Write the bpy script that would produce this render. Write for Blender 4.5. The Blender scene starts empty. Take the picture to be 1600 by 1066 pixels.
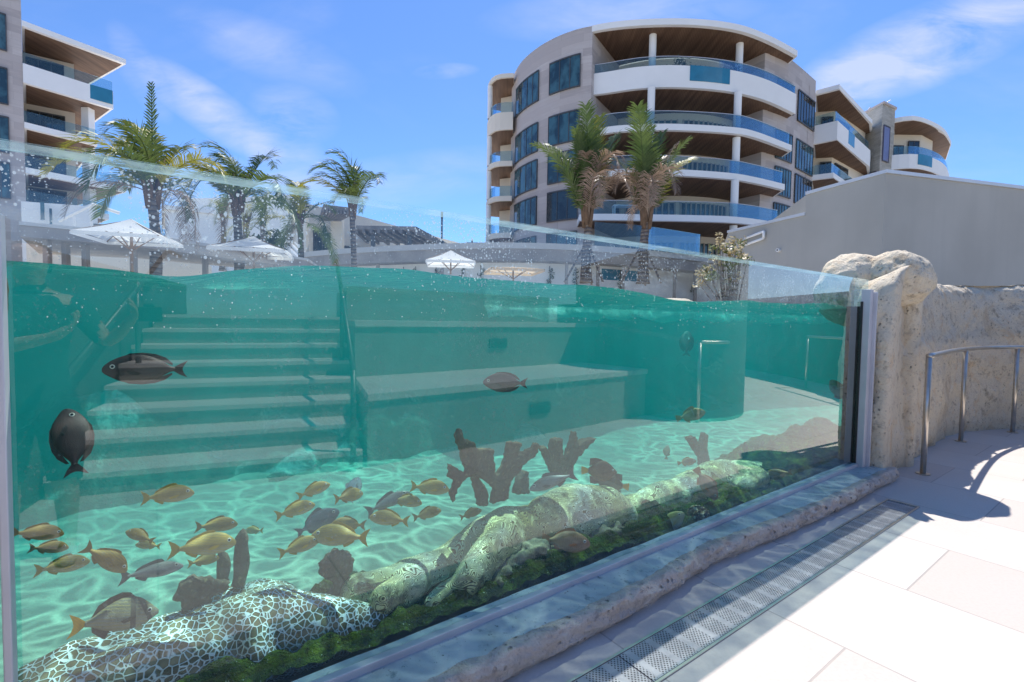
import bpy, bmesh, math, random
from mathutils import Vector, Matrix, noise
R = random.Random(7)
S = bpy.context.scene
COL = S.collection
rad = math.radians
# ------------------------------------------------------------------ camera
FP, PITCH, ROLL, EYE = 765.0, rad(2.47), 0.016, 1.3
_f = Vector((0, math.cos(PITCH), -math.sin(PITCH)))
_r0, _u0 = Vector((1, 0, 0)), Vector((0, math.sin(PITCH), math.cos(PITCH)))
_r = _r0 * math.cos(ROLL) + _u0 * math.sin(ROLL)
_u = -_r0 * math.sin(ROLL) + _u0 * math.cos(ROLL)
CAM = Vector((0, 0, EYE))
cd = bpy.data.cameras.new("camera"); co = bpy.data.objects.new("camera", cd); COL.objects.link(co)
cd.sensor_width = 36; cd.lens = FP / 1600 * 36; cd.clip_end = 9000; cd.clip_start = 0.05
co.matrix_world = Matrix(((_r.x, _u.x, -_f.x, 0), (_r.y, _u.y, -_f.y, 0), (_r.z, _u.z, -_f.z, EYE), (0, 0, 0, 1)))
S.camera = co
def ray(x, y): return _f + _r * ((x - 800) / FP) - _u * ((y - 533) / FP)
def at(x, y, D):                       # point seen at (x, y) whose world y is D
    v = ray(x, y); return CAM + v * (D / v.y)
def gz(x, y, z=0.0):                   # point seen at (x, y) at height z
    v = ray(x, y); return CAM + v * ((z - EYE) / v.z)
# ------------------------------------------------------------------ window frame of reference
GA = rad(-36.2)
N2 = Vector((math.sin(GA), math.cos(GA), 0)); T2 = Vector((math.cos(GA), -math.sin(GA), 0))
DG = 1.6
def G(s, n, z=0.0): return T2 * s + N2 * n + Vector((0, 0, z))
def sn(p): return p.dot(T2), p.dot(N2)
def gl(x, y, n=DG):                    # point seen at (x, y) on the plane n
    v = ray(x, y); return CAM + v * (n / v.dot(N2))
def mir(p):                            # mirror in the window's face
    return p + N2 * (2 * (DG - p.dot(N2)))
# ------------------------------------------------------------------ tagging
def tag(o, label=None, cat=None, group=None, kind=None):
    if label: o['label'] = label
    if cat: o['category'] = cat
    if group: o['group'] = group
    if kind: o['kind'] = kind
    return o
def empty(name, loc=(0, 0, 0), label=None, cat=None, group=None, rz=0):
    o = bpy.data.objects.new(name, None); COL.objects.link(o); o.location = loc; o.rotation_euler = (0, 0, rz)
    o.empty_display_size = .1
    return tag(o, label, cat, group)
def children_of(o): return [c for c in list(COL.objects) if c.parent == o]
def copy_tree(o, parent=None):
    kids = list(o.children)
    c = o.copy(); COL.objects.link(c)
    if parent is not None: c.parent = parent
    for ch in kids: copy_tree(ch, c)
    return c
# ------------------------------------------------------------------ mesh builder
class MB:
    def __init__(s): s.v, s.f, s.m, s.mi = [], [], [], 0
    def add(s, vs, fs):
        b = len(s.v); s.v += [tuple(p) for p in vs]
        for f in fs: s.f.append(tuple(b + i for i in f)); s.m.append(s.mi)
        return s
    def box(s, c, size, M=None):
        hx, hy, hz = [k / 2 for k in size]; c = Vector(c)
        vs = [Vector((x, y, z)) for z in (-hz, hz) for x, y in ((-hx, -hy), (hx, -hy), (hx, hy), (-hx, hy))]
        if M is not None: vs = [M @ p for p in vs]
        return s.add([c + p for p in vs], [(3, 2, 1, 0), (4, 5, 6, 7), (0, 1, 5, 4), (1, 2, 6, 5), (2, 3, 7, 6), (3, 0, 4, 7)])
    def prism(s, poly, z0, z1):        # poly of (x, y): any convex/simple polygon
        n = len(poly)
        ar = sum(poly[i][0] * poly[(i + 1) % n][1] - poly[(i + 1) % n][0] * poly[i][1] for i in range(n))
        if ar < 0: poly = list(poly)[::-1]
        vs = [(p[0], p[1], z0) for p in poly] + [(p[0], p[1], z1) for p in poly]
        fs = [tuple(range(n))[::-1], tuple(range(n, 2 * n))] + [(i, (i + 1) % n, n + (i + 1) % n, n + i) for i in range(n)]
        return s.add(vs, fs)
    def strip(s, outer, inner, z0, z1):  # wall between two open plan polylines
        n = len(outer); vs = []
        for z in (z0, z1):
            for p in outer: vs.append((p[0], p[1], z))
            for p in inner: vs.append((p[0], p[1], z))
        fs = []
        for i in range(n - 1):
            a, b, c, d = i, i + 1, n + i + 1, n + i
            fs += [(d, c, b, a), (2 * n + a, 2 * n + b, 2 * n + c, 2 * n + d), (a, b, 2 * n + b, 2 * n + a), (c, d, 2 * n + d, 2 * n + c)]
        for a, d in ((0, n),): fs.append((d, a, 2 * n + a, 2 * n + d))
        a, d = n - 1, 2 * n - 1; fs.append((a, d, 2 * n + d, 2 * n + a))
        return s.add(vs, fs)
    def tube(s, path, r, k=8, cap=True):
        path = [Vector(p) for p in path]; n = len(path); rs = r if isinstance(r, (list, tuple)) else [r] * n
        vs, fs = [], []; ref = None
        for i, p in enumerate(path):
            t = (path[min(i + 1, n - 1)] - path[max(i - 1, 0)])
            t = t.normalized() if t.length > 1e-9 else Vector((0, 0, 1))
            if ref is None: ref = t.orthogonal().normalized()
            ref = (ref - t * ref.dot(t)); ref = ref.normalized() if ref.length > 1e-6 else t.orthogonal().normalized()
            b = t.cross(ref)
            for j in range(k):
                a = 2 * math.pi * j / k; vs.append(p + (ref * math.cos(a) + b * math.sin(a)) * rs[i])
        for i in range(n - 1):
            for j in range(k): fs.append((i * k + j, i * k + (j + 1) % k, (i + 1) * k + (j + 1) % k, (i + 1) * k + j))
        if cap: fs += [tuple(range(k))[::-1], tuple(range((n - 1) * k, n * k))]
        return s.add(vs, fs)
    def grid(s, fn, nu, nv):
        vs = [fn(i / nu, j / nv) for j in range(nv + 1) for i in range(nu + 1)]
        fs = [(j * (nu + 1) + i, j * (nu + 1) + i + 1, (j + 1) * (nu + 1) + i + 1, (j + 1) * (nu + 1) + i) for j in range(nv) for i in range(nu)]
        return s.add(vs, fs)
    def build(s, name, mats, parent=None, smooth=False, bevel=0, origin=None):
        me = bpy.data.meshes.new(name)
        off = Vector(origin) if origin is not None else Vector((0, 0, 0))
        me.from_pydata([tuple(Vector(p) - off) for p in s.v] if origin is not None else s.v, [], s.f); me.validate()
        for m in (mats if isinstance(mats, (list, tuple)) else [mats]): me.materials.append(m)
        if len(s.m) == len(me.polygons): me.polygons.foreach_set('material_index', s.m)
        if smooth: me.polygons.foreach_set('use_smooth', [True] * len(me.polygons))
        me.update()
        o = bpy.data.objects.new(name, me); COL.objects.link(o)
        if origin is not None: o.location = off
        if parent is not None: o.parent = parent
        if bevel:
            b = o.modifiers.new('bevel', 'BEVEL'); b.width = bevel; b.segments = 2; b.limit_method = 'ANGLE'
        return o
def fbm(p, k=4):
    a, v = 1.0, 0.0; p = Vector(p)
    for _ in range(k): v += a * noise.noise(p); p = p * 2.03 + Vector((3.1, 1.7, 9.2)); a *= .5
    return v
# ------------------------------------------------------------------ node helper
class NT:
    def __init__(s, name):
        s.m = bpy.data.materials.new(name); s.m.use_nodes = True; s.t = s.m.node_tree; s.t.nodes.clear()
        s.out = s.t.nodes.new('ShaderNodeOutputMaterial'); s._c = {}
    def n(s, typ, props=None, **inp):
        nd = s.t.nodes.new('ShaderNode' + typ)
        for k, v in (props or {}).items(): setattr(nd, k, v)
        for k, v in inp.items():
            s.set(nd, k, v)
        return nd
    def set(s, nd, k, v):
        key = int(k[1:]) if k[0] == '_' and k[1:].isdigit() else k.replace('_', ' ')
        sock = nd.inputs[key]
        if hasattr(v, 'links') or isinstance(v, bpy.types.NodeSocket): s.t.links.new(v, sock)
        elif isinstance(v, bpy.types.Node): s.t.links.new(v.outputs[0], sock)
        else:
            if isinstance(v, tuple) and len(v) == 3 and sock.type == 'RGBA': v = v + (1,)
            sock.default_value = v
    def surf(s, sh): s.t.links.new(sh.outputs[0], s.out.inputs['Surface']); return s.m
    def pos(s, scale=(1, 1, 1), rot=(0, 0, 0), kind='Position', loc=(0, 0, 0)):
        if kind == 'Position': src = s.n('NewGeometry').outputs['Position']
        else: src = s.n('TexCoord').outputs[kind]
        mp = s.n('Mapping', Vector=src, Scale=scale, Rotation=rot, Location=loc); return mp.outputs[0]
    def noise(s, vec, scale=5, detail=4, rough=.55, dist=0):
        return s.n('TexNoise', Vector=vec, Scale=float(scale), Detail=float(detail), Roughness=rough, Distortion=float(dist)).outputs['Fac']
    def ramp(s, fac, stops, interp='LINEAR'):
        nd = s.n('ValToRGB', Fac=fac); cr = nd.color_ramp; cr.interpolation = interp
        while len(cr.elements) < len(stops): cr.elements.new(.5)
        for e, (p, c) in zip(cr.elements, stops):
            e.position = p; e.color = (c, c, c, 1) if isinstance(c, (int, float)) else tuple(c) + (1,)
        return nd.outputs['Color']
    def mix(s, fac, a, b, mode='MIX'):
        nd = s.n('Mix', {'data_type': 'RGBA', 'blend_type': mode})
        for i, v in ((0, fac), (6, a), (7, b)):
            if isinstance(v, bpy.types.NodeSocket): s.t.links.new(v, nd.inputs[i])
            elif i == 0: nd.inputs[0].default_value = v
            else: nd.inputs[i].default_value = tuple(v) + (1,) if len(v) == 3 else v
        return nd.outputs[2]
    def math(s, op, a, b=0.0, c=None, clamp=False):
        nd = s.n('Math', {'operation': op, 'use_clamp': clamp})
        for i, v in ((0, a), (1, b)) + (((2, c),) if c is not None else ()):
            if isinstance(v, bpy.types.NodeSocket): s.t.links.new(v, nd.inputs[i])
            else: nd.inputs[i].default_value = v
        return nd.outputs[0]
    def bump(s, h, dist=.01, strength=.6, normal=None):
        nd = s.n('Bump', Height=h, Distance=dist, Strength=strength)
        if normal is not None: s.set(nd, 'Normal', normal)
        return nd.outputs[0]
    def bsdf(s, col, rough=.6, metal=0.0, spec=.5, normal=None, **kw):
        nd = s.n('BsdfPrincipled', Base_Color=col, Roughness=rough, Metallic=metal)
        s.set(nd, 'Specular_IOR_Level', spec)
        if normal is not None: s.set(nd, 'Normal', normal)
        for k, v in kw.items(): s.set(nd, k, v)
        return nd
def plain(name, col, rough=.6, metal=0.0, var=.12, scale=6, bump=0.0, bscale=60, spec=.4):
    t = NT(name); v = t.pos()
    f = t.noise(v, scale, 5)
    lo = tuple(c * (1 - var) for c in col); hi = tuple(min(1, c * (1 + var)) for c in col)
    c = t.ramp(f, [(.3, lo), (.7, hi)])
    nm = t.bump(t.noise(v, bscale, 4), bump, .7) if bump else None
    return t.surf(t.bsdf(c, rough, metal, spec, nm))
# ------------------------------------------------------------------ render settings, light, sky
S.render.engine = 'CYCLES'
cy = S.cycles
cy.use_denoising = True
try: cy.denoiser = 'OPENIMAGEDENOISE'
except Exception: pass
cy.max_bounces = 10; cy.diffuse_bounces = 4; cy.glossy_bounces = 5; cy.transmission_bounces = 6
cy.transparent_max_bounces = 40; cy.volume_bounces = 1
cy.caustics_reflective = False; cy.caustics_refractive = False
cy.sample_clamp_indirect = 6
vs = S.view_settings; vs.view_transform = 'Standard'; vs.look = 'None'; vs.exposure = 0.6; vs.gamma = 1
SUN_EL, SUN_AZ = rad(61), rad(12)      # azimuth clockwise from +Y
sun_dir = Vector((math.sin(SUN_AZ) * math.cos(SUN_EL), math.cos(SUN_AZ) * math.cos(SUN_EL), math.sin(SUN_EL)))
ld = bpy.data.lights.new("sun", 'SUN'); ld.energy = 3.9; ld.angle = rad(.53); ld.color = (1, .955, .89)
lo = bpy.data.objects.new("sun", ld); COL.objects.link(lo); lo.rotation_euler = sun_dir.to_track_quat('Z', 'Y').to_euler()
W = bpy.data.worlds.new("World"); S.world = W; W.use_nodes = True
wt = W.node_tree; wt.nodes.clear()
wo = wt.nodes.new('ShaderNodeOutputWorld'); bg = wt.nodes.new('ShaderNodeBackground'); sky = wt.nodes.new('ShaderNodeTexSky')
sky.sky_type = 'NISHITA'; sky.sun_disc = False; sky.sun_elevation = SUN_EL; sky.sun_rotation = SUN_AZ
sky.air_density = 1.0; sky.dust_density = .2; sky.ozone_density = 3.5; sky.altitude = 0
bg.inputs['Strength'].default_value = .12
def wn(typ, **kw):
    nd = wt.nodes.new('ShaderNode' + typ)
    for k, v in kw.items():
        if isinstance(v, bpy.types.NodeSocket): wt.links.new(v, nd.inputs[k.replace('_', ' ')])
        else: nd.inputs[k.replace('_', ' ')].default_value = v
    return nd
# ---- sky: Nishita plus thin cirrus
geo = wn('NewGeometry'); inc = wn('TexCoord').outputs['Generated']
sep = wn('SeparateXYZ', Vector=inc)
def wm(op, a, b=0.0, clamp=False):
    nd = wt.nodes.new('ShaderNodeMath'); nd.operation = op; nd.use_clamp = clamp
    for i, v in ((0, a), (1, b)):
        if isinstance(v, bpy.types.NodeSocket): wt.links.new(v, nd.inputs[i])
        else: nd.inputs[i].default_value = v
    return nd.outputs[0]
ya = wm('MAXIMUM', wm('ABSOLUTE', sep.outputs[1]), .08)
qx = wm('DIVIDE', sep.outputs[0], ya); qz = wm('DIVIDE', sep.outputs[2], ya)
cmb = wn('CombineXYZ', X=qx, Y=qz)
def wnoise(scale, detail, rot, sc, dist=.6, loc=(0, 0, 0), rough=.6):
    mp = wn('Mapping', Vector=cmb.outputs[0], Rotation=(0, 0, rot), Scale=sc, Location=loc)
    return wn('TexNoise', Vector=mp.outputs[0], Scale=scale, Detail=detail, Distortion=dist, Roughness=rough).outputs['Fac']
def blob(px, py, L, Wd, rot, amp):
    cx, cz = (px - 800) / 765, (500 - py) / 765
    dx = wm('SUBTRACT', qx, cx); dz = wm('SUBTRACT', qz, cz)
    c, s = math.cos(rot), math.sin(rot)
    u = wm('ADD', wm('MULTIPLY', dx, c / L), wm('MULTIPLY', dz, s / L))
    v = wm('ADD', wm('MULTIPLY', dx, -s / Wd), wm('MULTIPLY', dz, c / Wd))
    r2 = wm('ADD', wm('MULTIPLY', u, u), wm('MULTIPLY', v, v))
    return wm('MULTIPLY', wm('MAXIMUM', wm('SUBTRACT', 1.0, r2), 0.0), amp)
fine = wnoise(9, 8, rad(-20), (.5, 1.5, 1), .45)
broad = wnoise(2.2, 5, rad(-18), (.7, 1.4, 1), .5, (3.3, 1.2, 0))
bl = None
for a in ((1420, 75, .30, .085, rad(22), .85), (1290, 150, .15, .07, rad(28), .6), (330, 185, .19, .05, rad(-34), .75), (225, 130, .12, .04, rad(-60), .4), (460, 190, .10, .06, rad(-15), .45),
          (692, 122, .07, .017, rad(4), .55), (420, 95, .22, .06, rad(-20), .3), (620, 290, .3, .06, rad(10), .35), (450, 260, .12, .08, rad(-60), .5), (960, 30, .3, .06, rad(5), .4), (300, 300, .2, .07, 0, .6)):
    b = blob(*a); bl = b if bl is None else wm('ADD', bl, b)
thin = wm('MULTIPLY', wm('MAXIMUM', wm('SUBTRACT', broad, .5), 0), .9)
cl = wm('MULTIPLY', wm('ADD', bl, thin), wm('MULTIPLY', wm('MAXIMUM', wm('SUBTRACT', fine, .3), 0), 2.4))
cl = wm('MINIMUM', cl, .62)
tint = wt.nodes.new('ShaderNodeMix'); tint.data_type = 'RGBA'; tint.blend_type = 'MULTIPLY'; tint.inputs[0].default_value = 1
wt.links.new(sky.outputs[0], tint.inputs[6]); tint.inputs[7].default_value = (.57, .76, 1.04, 1)
mx = wt.nodes.new('ShaderNodeMix'); mx.data_type = 'RGBA'
wt.links.new(cl, mx.inputs[0]); wt.links.new(tint.outputs[2], mx.inputs[6]); mx.inputs[7].default_value = (4.6, 4.8, 5.9, 1)
wt.links.new(mx.outputs[2], bg.inputs['Color']); wt.links.new(bg.outputs[0], wo.inputs['Surface'])

# ================================================================== materials of the foreground
def mat_paving():
    t = NT('limestone_paving')
    v = t.pos(rot=(0, 0, 0))
    g = t.n('NewGeometry').outputs['Position']
    ds = t.n('VectorMath', {'operation': 'DOT_PRODUCT'}, _0=g, _1=tuple(T2)).outputs['Value']
    dn = t.n('VectorMath', {'operation': 'DOT_PRODUCT'}, _0=g, _1=tuple(N2)).outputs['Value']
    c = t.n('CombineXYZ', X=dn, Y=ds)
    b = t.n('TexBrick', {'offset': .37, 'squash': 1.0}, Vector=c.outputs[0], Color1=(.64, .59, .54), Color2=(.56, .475, .42), Mortar=(.42, .38, .35), Scale=1.0, Mortar_Size=.004, Mortar_Smooth=.2, Bias=-.35, Brick_Width=1.18, Row_Height=.745)
    f = t.noise(t.pos(scale=(1, 1, 1)), 1.3, 6, .62, 1.2)
    col = t.mix(t.ramp(f, [(.42, 0), (.8, .55)]), b.outputs['Color'], (.60, .51, .44))
    f2 = t.noise(v, 70, 4); f3 = t.noise(v, 9, 5, .7)
    col = t.mix(t.ramp(f2, [(.3, .16), (.55, 0)]), col, (.36, .33, .30))
    col = t.mix(t.ramp(f3, [(.62, 0), (.85, .30)]), col, (.46, .36, .29))
    h = t.math('SUBTRACT', t.math('MULTIPLY', f2, .25), b.outputs['Fac'])
    return t.surf(t.bsdf(col, .62, 0, .3, t.bump(h, .003, .6)))
def mat_rock(name='artificial_rock', base=((.74, .57, .38), (.93, .80, .60), (.86, .62, .36)), moss=False):
    t = NT(name); v = t.pos()
    f = t.noise(v, 3.2, 10, .72, .5); g = t.noise(v, 11, 7, .72); p = t.noise(v, 60, 5, .65); bl_ = t.noise(v, 6.5, 6, .7, .4)
    c = t.ramp(f, [(.30, base[0]), (.44, base[1]), (.54, base[1]), (.68, base[2])])
    c = t.mix(t.ramp(bl_, [(.34, .75), (.44, 0)]), c, tuple(k * .62 for k in base[0]))
    c = t.mix(t.ramp(bl_, [(.58, 0), (.68, .7)]), c, (.90, .84, .74))
    c = t.mix(t.ramp(g, [(.28, .6), (.42, 0)]), c, (.42, .35, .29))
    c = t.mix(t.ramp(p, [(.30, .55), (.42, 0)]), c, (.40, .32, .25))
    st = t.noise(t.pos(scale=(1, 1, .22)), 5, 5, .6)
    c = t.mix(t.ramp(st, [(.58, 0), (.74, .5)]), c, (.55, .38, .22))
    vo = t.n('TexVoronoi', Vector=v, Scale=26.0).outputs['Distance']
    pit = t.ramp(vo, [(.10, 1), (.26, 0)])
    pit = t.math('MULTIPLY', pit, t.ramp(g, [(.45, 0), (.6, 1)]))
    c = t.mix(t.math('MULTIPLY', pit, .6), c, (.22, .19, .17))
    if moss:
        c = t.mix(t.ramp(t.noise(v, 5, 5), [(.40, 0), (.55, .95)]), c, (.05, .055, .012))
    h = t.math('ADD', t.math('MULTIPLY', g, .8), t.math('SUBTRACT', t.math('MULTIPLY', p, .35), t.math('MULTIPLY', pit, .6)))
    return t.surf(t.bsdf(c, .85, 0, .2, t.bump(h, .05, 1.0)))
M = {}
M['paving'] = mat_paving()
M['rock'] = mat_rock()
M['rock_edge'] = mat_rock('rough_rock_edging', ((.62, .50, .42), (.84, .73, .63), (.76, .62, .50)))
M['mossrock'] = mat_rock('mossy_rock', ((.06, .06, .03), (.13, .12, .06), (.08, .09, .03)), True)
def mat_sill():
    t = NT('blue_grey_concrete_sill'); v = t.pos()
    f = t.noise(v, 3, 7, .65, .6); g = t.noise(v, 22, 5, .65)
    c = t.ramp(f, [(.3, (.33, .38, .38)), (.5, (.52, .58, .57)), (.7, (.66, .69, .67))])
    c = t.mix(t.ramp(g, [(.30, .7), (.42, 0)]), c, (.10, .15, .17))
    c = t.mix(t.ramp(t.noise(v, 60, 3), [(.66, 0), (.72, .8)]), c, (.05, .06, .06))
    return t.surf(t.bsdf(c, .55, 0, .4, t.bump(g, .006, .6)))
M['sill'] = mat_sill()
M['alu'] = plain('grey_aluminium_channel', (.62, .61, .63), .45, .1, .12, 3)
M['steel'] = plain('brushed_stainless_steel', (.62, .56, .48), .28, .9, .1, 14)
M['gasket'] = plain('black_silicone_gasket', (.03, .03, .028), .5, 0, .2, 10)
def mat_grate():
    t = NT('perforated_steel_grate')
    g = t.n('NewGeometry').outputs['Position']
    ds = t.n('VectorMath', {'operation': 'DOT_PRODUCT'}, _0=g, _1=tuple(T2)).outputs['Value']
    dn = t.n('VectorMath', {'operation': 'DOT_PRODUCT'}, _0=g, _1=tuple(N2)).outputs['Value']
    P = .0165
    def cell(a, off): return t.math('SUBTRACT', t.math('FRACT', t.math('ADD', t.math('DIVIDE', a, P), off)), .5)
    def dot(o):
        x, y = cell(ds, o), cell(dn, o)
        return t.math('LESS_THAN', t.math('ADD', t.math('MULTIPLY', x, x), t.math('MULTIPLY', y, y)), .045)
    h = t.math('MAXIMUM', dot(0.0), dot(.5))
    gs = t.math('LESS_THAN', t.math('FRACT', t.math('DIVIDE', ds, .125)), .74)
    gap = t.math('MULTIPLY', h, gs)
    v = t.pos(); f = t.noise(v, 7, 6, .7)
    c = t.ramp(f, [(.32, (.27, .28, .30)), (.5, (.38, .39, .41)), (.68, (.50, .51, .52))])
    c = t.mix(t.ramp(t.noise(v, 30, 4), [(.55, 0), (.72, .6)]), c, (.30, .33, .37))
    c = t.mix(gap, c, (.06, .06, .065))
    return t.surf(t.bsdf(c, .42, .25, .5, t.bump(gap, -.004, .8)))
M['grate'] = mat_grate()
M['sand'] = None
def mat_sand():
    t = NT('pale_tank_sand'); v = t.pos()
    f = t.noise(v, 1.6, 6, .6); g = t.noise(v, 60, 4, .7); k = t.noise(v, 9, 5, .7)
    c = t.ramp(f, [(.3, (.30, .29, .21)), (.7, (.43, .42, .31))])
    c = t.mix(t.ramp(k, [(.3, .5), (.5, 0)]), c, (.42, .44, .30))
    c = t.mix(t.ramp(g, [(.32, .55), (.46, 0)]), c, (.38, .38, .28))
    return t.surf(t.bsdf(c, .9, 0, .1, t.bump(t.math('ADD', k, t.math('MULTIPLY', g, .3)), .02, .7)))
M['sand'] = mat_sand()
# ---- water: caustic light patterned into the top's transparency, Fresnel reflection there, an even body of teal water inside
def mat_water():
    t = NT('tank_water')
    g = t.n('NewGeometry'); nz = t.n('SeparateXYZ', Vector=g.outputs['True Normal']).outputs[2]
    top = t.math('GREATER_THAN', t.math('ABSOLUTE', nz), .7)
    p2 = t.n('VectorMath', {'operation': 'MULTIPLY'}, _0=g.outputs['Position'], _1=(1, 1, 0)).outputs[0]
    wob = t.n('TexNoise', Vector=p2, Scale=2.3, Detail=2.0)
    off = t.n('VectorMath', {'operation': 'SCALE'}, _0=wob.outputs['Color'], Scale=.42).outputs[0]
    pp = t.n('VectorMath', {'operation': 'ADD'}, _0=p2, _1=off).outputs[0]
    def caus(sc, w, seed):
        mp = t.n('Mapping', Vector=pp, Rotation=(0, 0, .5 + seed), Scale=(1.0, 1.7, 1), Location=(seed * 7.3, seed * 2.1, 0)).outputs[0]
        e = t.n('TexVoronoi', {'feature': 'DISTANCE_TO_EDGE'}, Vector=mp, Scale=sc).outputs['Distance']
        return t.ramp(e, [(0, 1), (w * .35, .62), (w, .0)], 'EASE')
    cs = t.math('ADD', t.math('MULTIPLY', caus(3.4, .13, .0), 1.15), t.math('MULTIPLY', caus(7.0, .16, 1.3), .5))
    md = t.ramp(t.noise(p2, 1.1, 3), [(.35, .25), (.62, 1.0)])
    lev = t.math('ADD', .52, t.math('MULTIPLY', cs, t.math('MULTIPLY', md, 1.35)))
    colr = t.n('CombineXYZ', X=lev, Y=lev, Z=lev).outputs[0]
    caustic_col = t.mix(top, (1, 1, 1), colr)
    tr = t.n('BsdfTransparent', Color=caustic_col)
    rip = t.noise(t.pos(scale=(1, 2.2, 1)), 9, 5, .6, .8)
    nm = t.bump(rip, .03, .5)
    gls = t.n('BsdfGlossy', Color=(1, 1, 1), Roughness=.03, Normal=nm)
    fr = t.n('Fresnel', IOR=1.33)
    fac = t.math('MULTIPLY', fr.outputs[0], top)
    # light already bent down by the surface meets the window past the critical angle and stays inside
    iz = t.math('ABSOLUTE', t.n('SeparateXYZ', Vector=g.outputs['Incoming']).outputs[2])
    tir = t.math('MULTIPLY', t.n('MapRange', {'interpolation_type': 'SMOOTHSTEP'}, _0=iz, _1=.68, _2=.84).outputs[0], .85)
    fac = t.math('ADD', fac, t.math('MULTIPLY', tir, t.math('SUBTRACT', 1.0, top)))
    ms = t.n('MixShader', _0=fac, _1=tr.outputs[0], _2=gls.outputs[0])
    ab = t.n('VolumeAbsorption', Color=(.0, .858, .845), Density=.55)
    sc = t.n('VolumeScatter', Color=(.07, .95, .94), Density=.115, Anisotropy=.0)
    ad = t.n('AddShader', _0=ab.outputs[0], _1=sc.outputs[0])
    t.t.links.new(ad.outputs[0], t.out.inputs['Volume'])
    return t.surf(ms)
M['water'] = mat_water()
def mat_acrylic(name, specks):
    t = NT(name)
    tr = t.n('BsdfTransparent', Color=(.955, .985, .98))
    if not specks:
        gls = t.n('BsdfGlossy', Color=(1, 1, 1), Roughness=.0)
        fr = t.n('Fresnel', IOR=1.52)
        fac = t.math('MULTIPLY', fr.outputs[0], 2.1, clamp=True)
        g = t.n('NewGeometry')
        fac = t.math('MULTIPLY', fac, t.math('SUBTRACT', 1.0, g.outputs['Backfacing']))
        return t.surf(t.n('MixShader', _0=fac, _1=tr.outputs[0], _2=gls.outputs[0]))
    # dried spray, drips and droplets on the inner face above the water line
    v = t.pos(); z = t.n('SeparateXYZ', Vector=v).outputs[2]
    cells = t.n('TexVoronoi', Vector=t.pos(scale=(1, 1, .8)), Scale=72.0, Randomness=1.0)
    pick = t.n('SeparateColor', Color=cells.outputs['Color']).outputs[0]
    dens = t.noise(v, 3.2, 3, .6)
    rr = t.math('MULTIPLY', pick, t.ramp(dens, [(.36, .06), (.60, .36)]))
    dot = t.math('LESS_THAN', cells.outputs['Distance'], rr)
    cells2 = t.n('TexVoronoi', Vector=t.pos(), Scale=120.0)
    pick2 = t.n('SeparateColor', Color=cells2.outputs['Color']).outputs[0]
    dot2 = t.math('LESS_THAN', cells2.outputs['Distance'], t.math('MULTIPLY', pick2, t.ramp(dens, [(.34, .02), (.56, .42)])))
    dots = t.math('MAXIMUM', dot, t.math('MULTIPLY', dot2, .8))
    ds = t.n('VectorMath', {'operation': 'DOT_PRODUCT'}, _0=v, _1=tuple(T2)).outputs['Value']
    low = t.n('MapRange', _0=z, _1=1.66, _2=1.47, _3=.45, _4=1.0).outputs[0]
    right = t.n('MapRange', _0=ds, _1=1.6, _2=4.2, _3=.0, _4=1.0).outputs[0]
    sm = t.ramp(t.noise(t.pos(scale=(1, 1, 1.6)), 6, 6, .68, 1.0), [(.40, 0), (.72, .55)])
    smear = t.math('MULTIPLY', t.math('MULTIPLY', sm, low), t.math('ADD', t.math('MULTIPLY', right, .75), .14))
    scr = t.n('TexWave', {'bands_direction': 'X'}, Vector=t.pos(rot=(0, .9, .6)), Scale=.5, Distortion=.4)
    scratch = t.math('MULTIPLY', t.ramp(scr.outputs['Fac'], [(.9985, 0), (.9998, .5)]), .5)
    fac = t.math('MAXIMUM', t.math('MAXIMUM', t.math('MULTIPLY', dots, .8), smear), scratch)
    above = t.n('MapRange', _0=z, _1=1.43, _2=1.47, _3=.22, _4=1.0).outputs[0]
    fac = t.math('MULTIPLY', fac, above, clamp=True)
    df = t.n('BsdfDiffuse', Color=(.86, .88, .88)); tl = t.n('BsdfTranslucent', Color=(.86, .88, .88))
    wh = t.n('MixShader', _0=.55, _1=df.outputs[0], _2=tl.outputs[0])
    return t.surf(t.n('MixShader', _0=fac, _1=tr.outputs[0], _2=wh.outputs[0]))
M['acrylic'] = mat_acrylic('clear_acrylic', False)
M['acrylic_in'] = mat_acrylic('clear_acrylic_with_spray_marks', True)
def mat_edge():
    t = NT('polished_acrylic_edge')
    tr = t.n('BsdfTransparent', Color=(.80, .95, .92)); df = t.n('BsdfDiffuse', Color=(.62, .80, .77)); tl = t.n('BsdfTranslucent', Color=(.70, .86, .83))
    gl_ = t.n('BsdfGlossy', Color=(.9, 1, 1), Roughness=.12)
    f = t.noise(t.pos(scale=(.4, .4, 1)), 22, 4)
    a = t.n('MixShader', _0=.5, _1=df.outputs[0], _2=tl.outputs[0])
    b = t.n('MixShader', _0=.22, _1=a.outputs[0], _2=gl_.outputs[0])
    return t.surf(t.n('MixShader', _0=t.ramp(f, [(.35, .2), (.65, .55)]), _1=tr.outputs[0], _2=b.outputs[0]))
M['acrylic_edge'] = mat_edge()
# ================================================================== SETTING: ground, paving, sand, water
def quad_sn(name, s0, s1, n0, n1, z, mat, kind='structure', z1=None):
    m = MB(); m.add([G(s0, n0, z), G(s1, n0, z), G(s1, n1, z), G(s0, n1, z)], [(0, 1, 2, 3)])
    o = m.build(name, mat); tag(o, kind=kind); return o
M['deck'] = plain('pale_concrete_deck', (.62, .59, .54), .8, 0, .1, .6, .004, 40)
M['earth'] = plain('sandy_ground', (.42, .38, .30), .9, 0, .15, .05)
quad_sn('ground', -4000, 4000, -4000, 4000, -.75, M['earth'])
quad_sn('paving', -9, 22, -9, 1.62, 0, M['paving'])
quad_sn('deck', -300, 300, 5.6, 400, 1.50, M['deck'])
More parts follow.
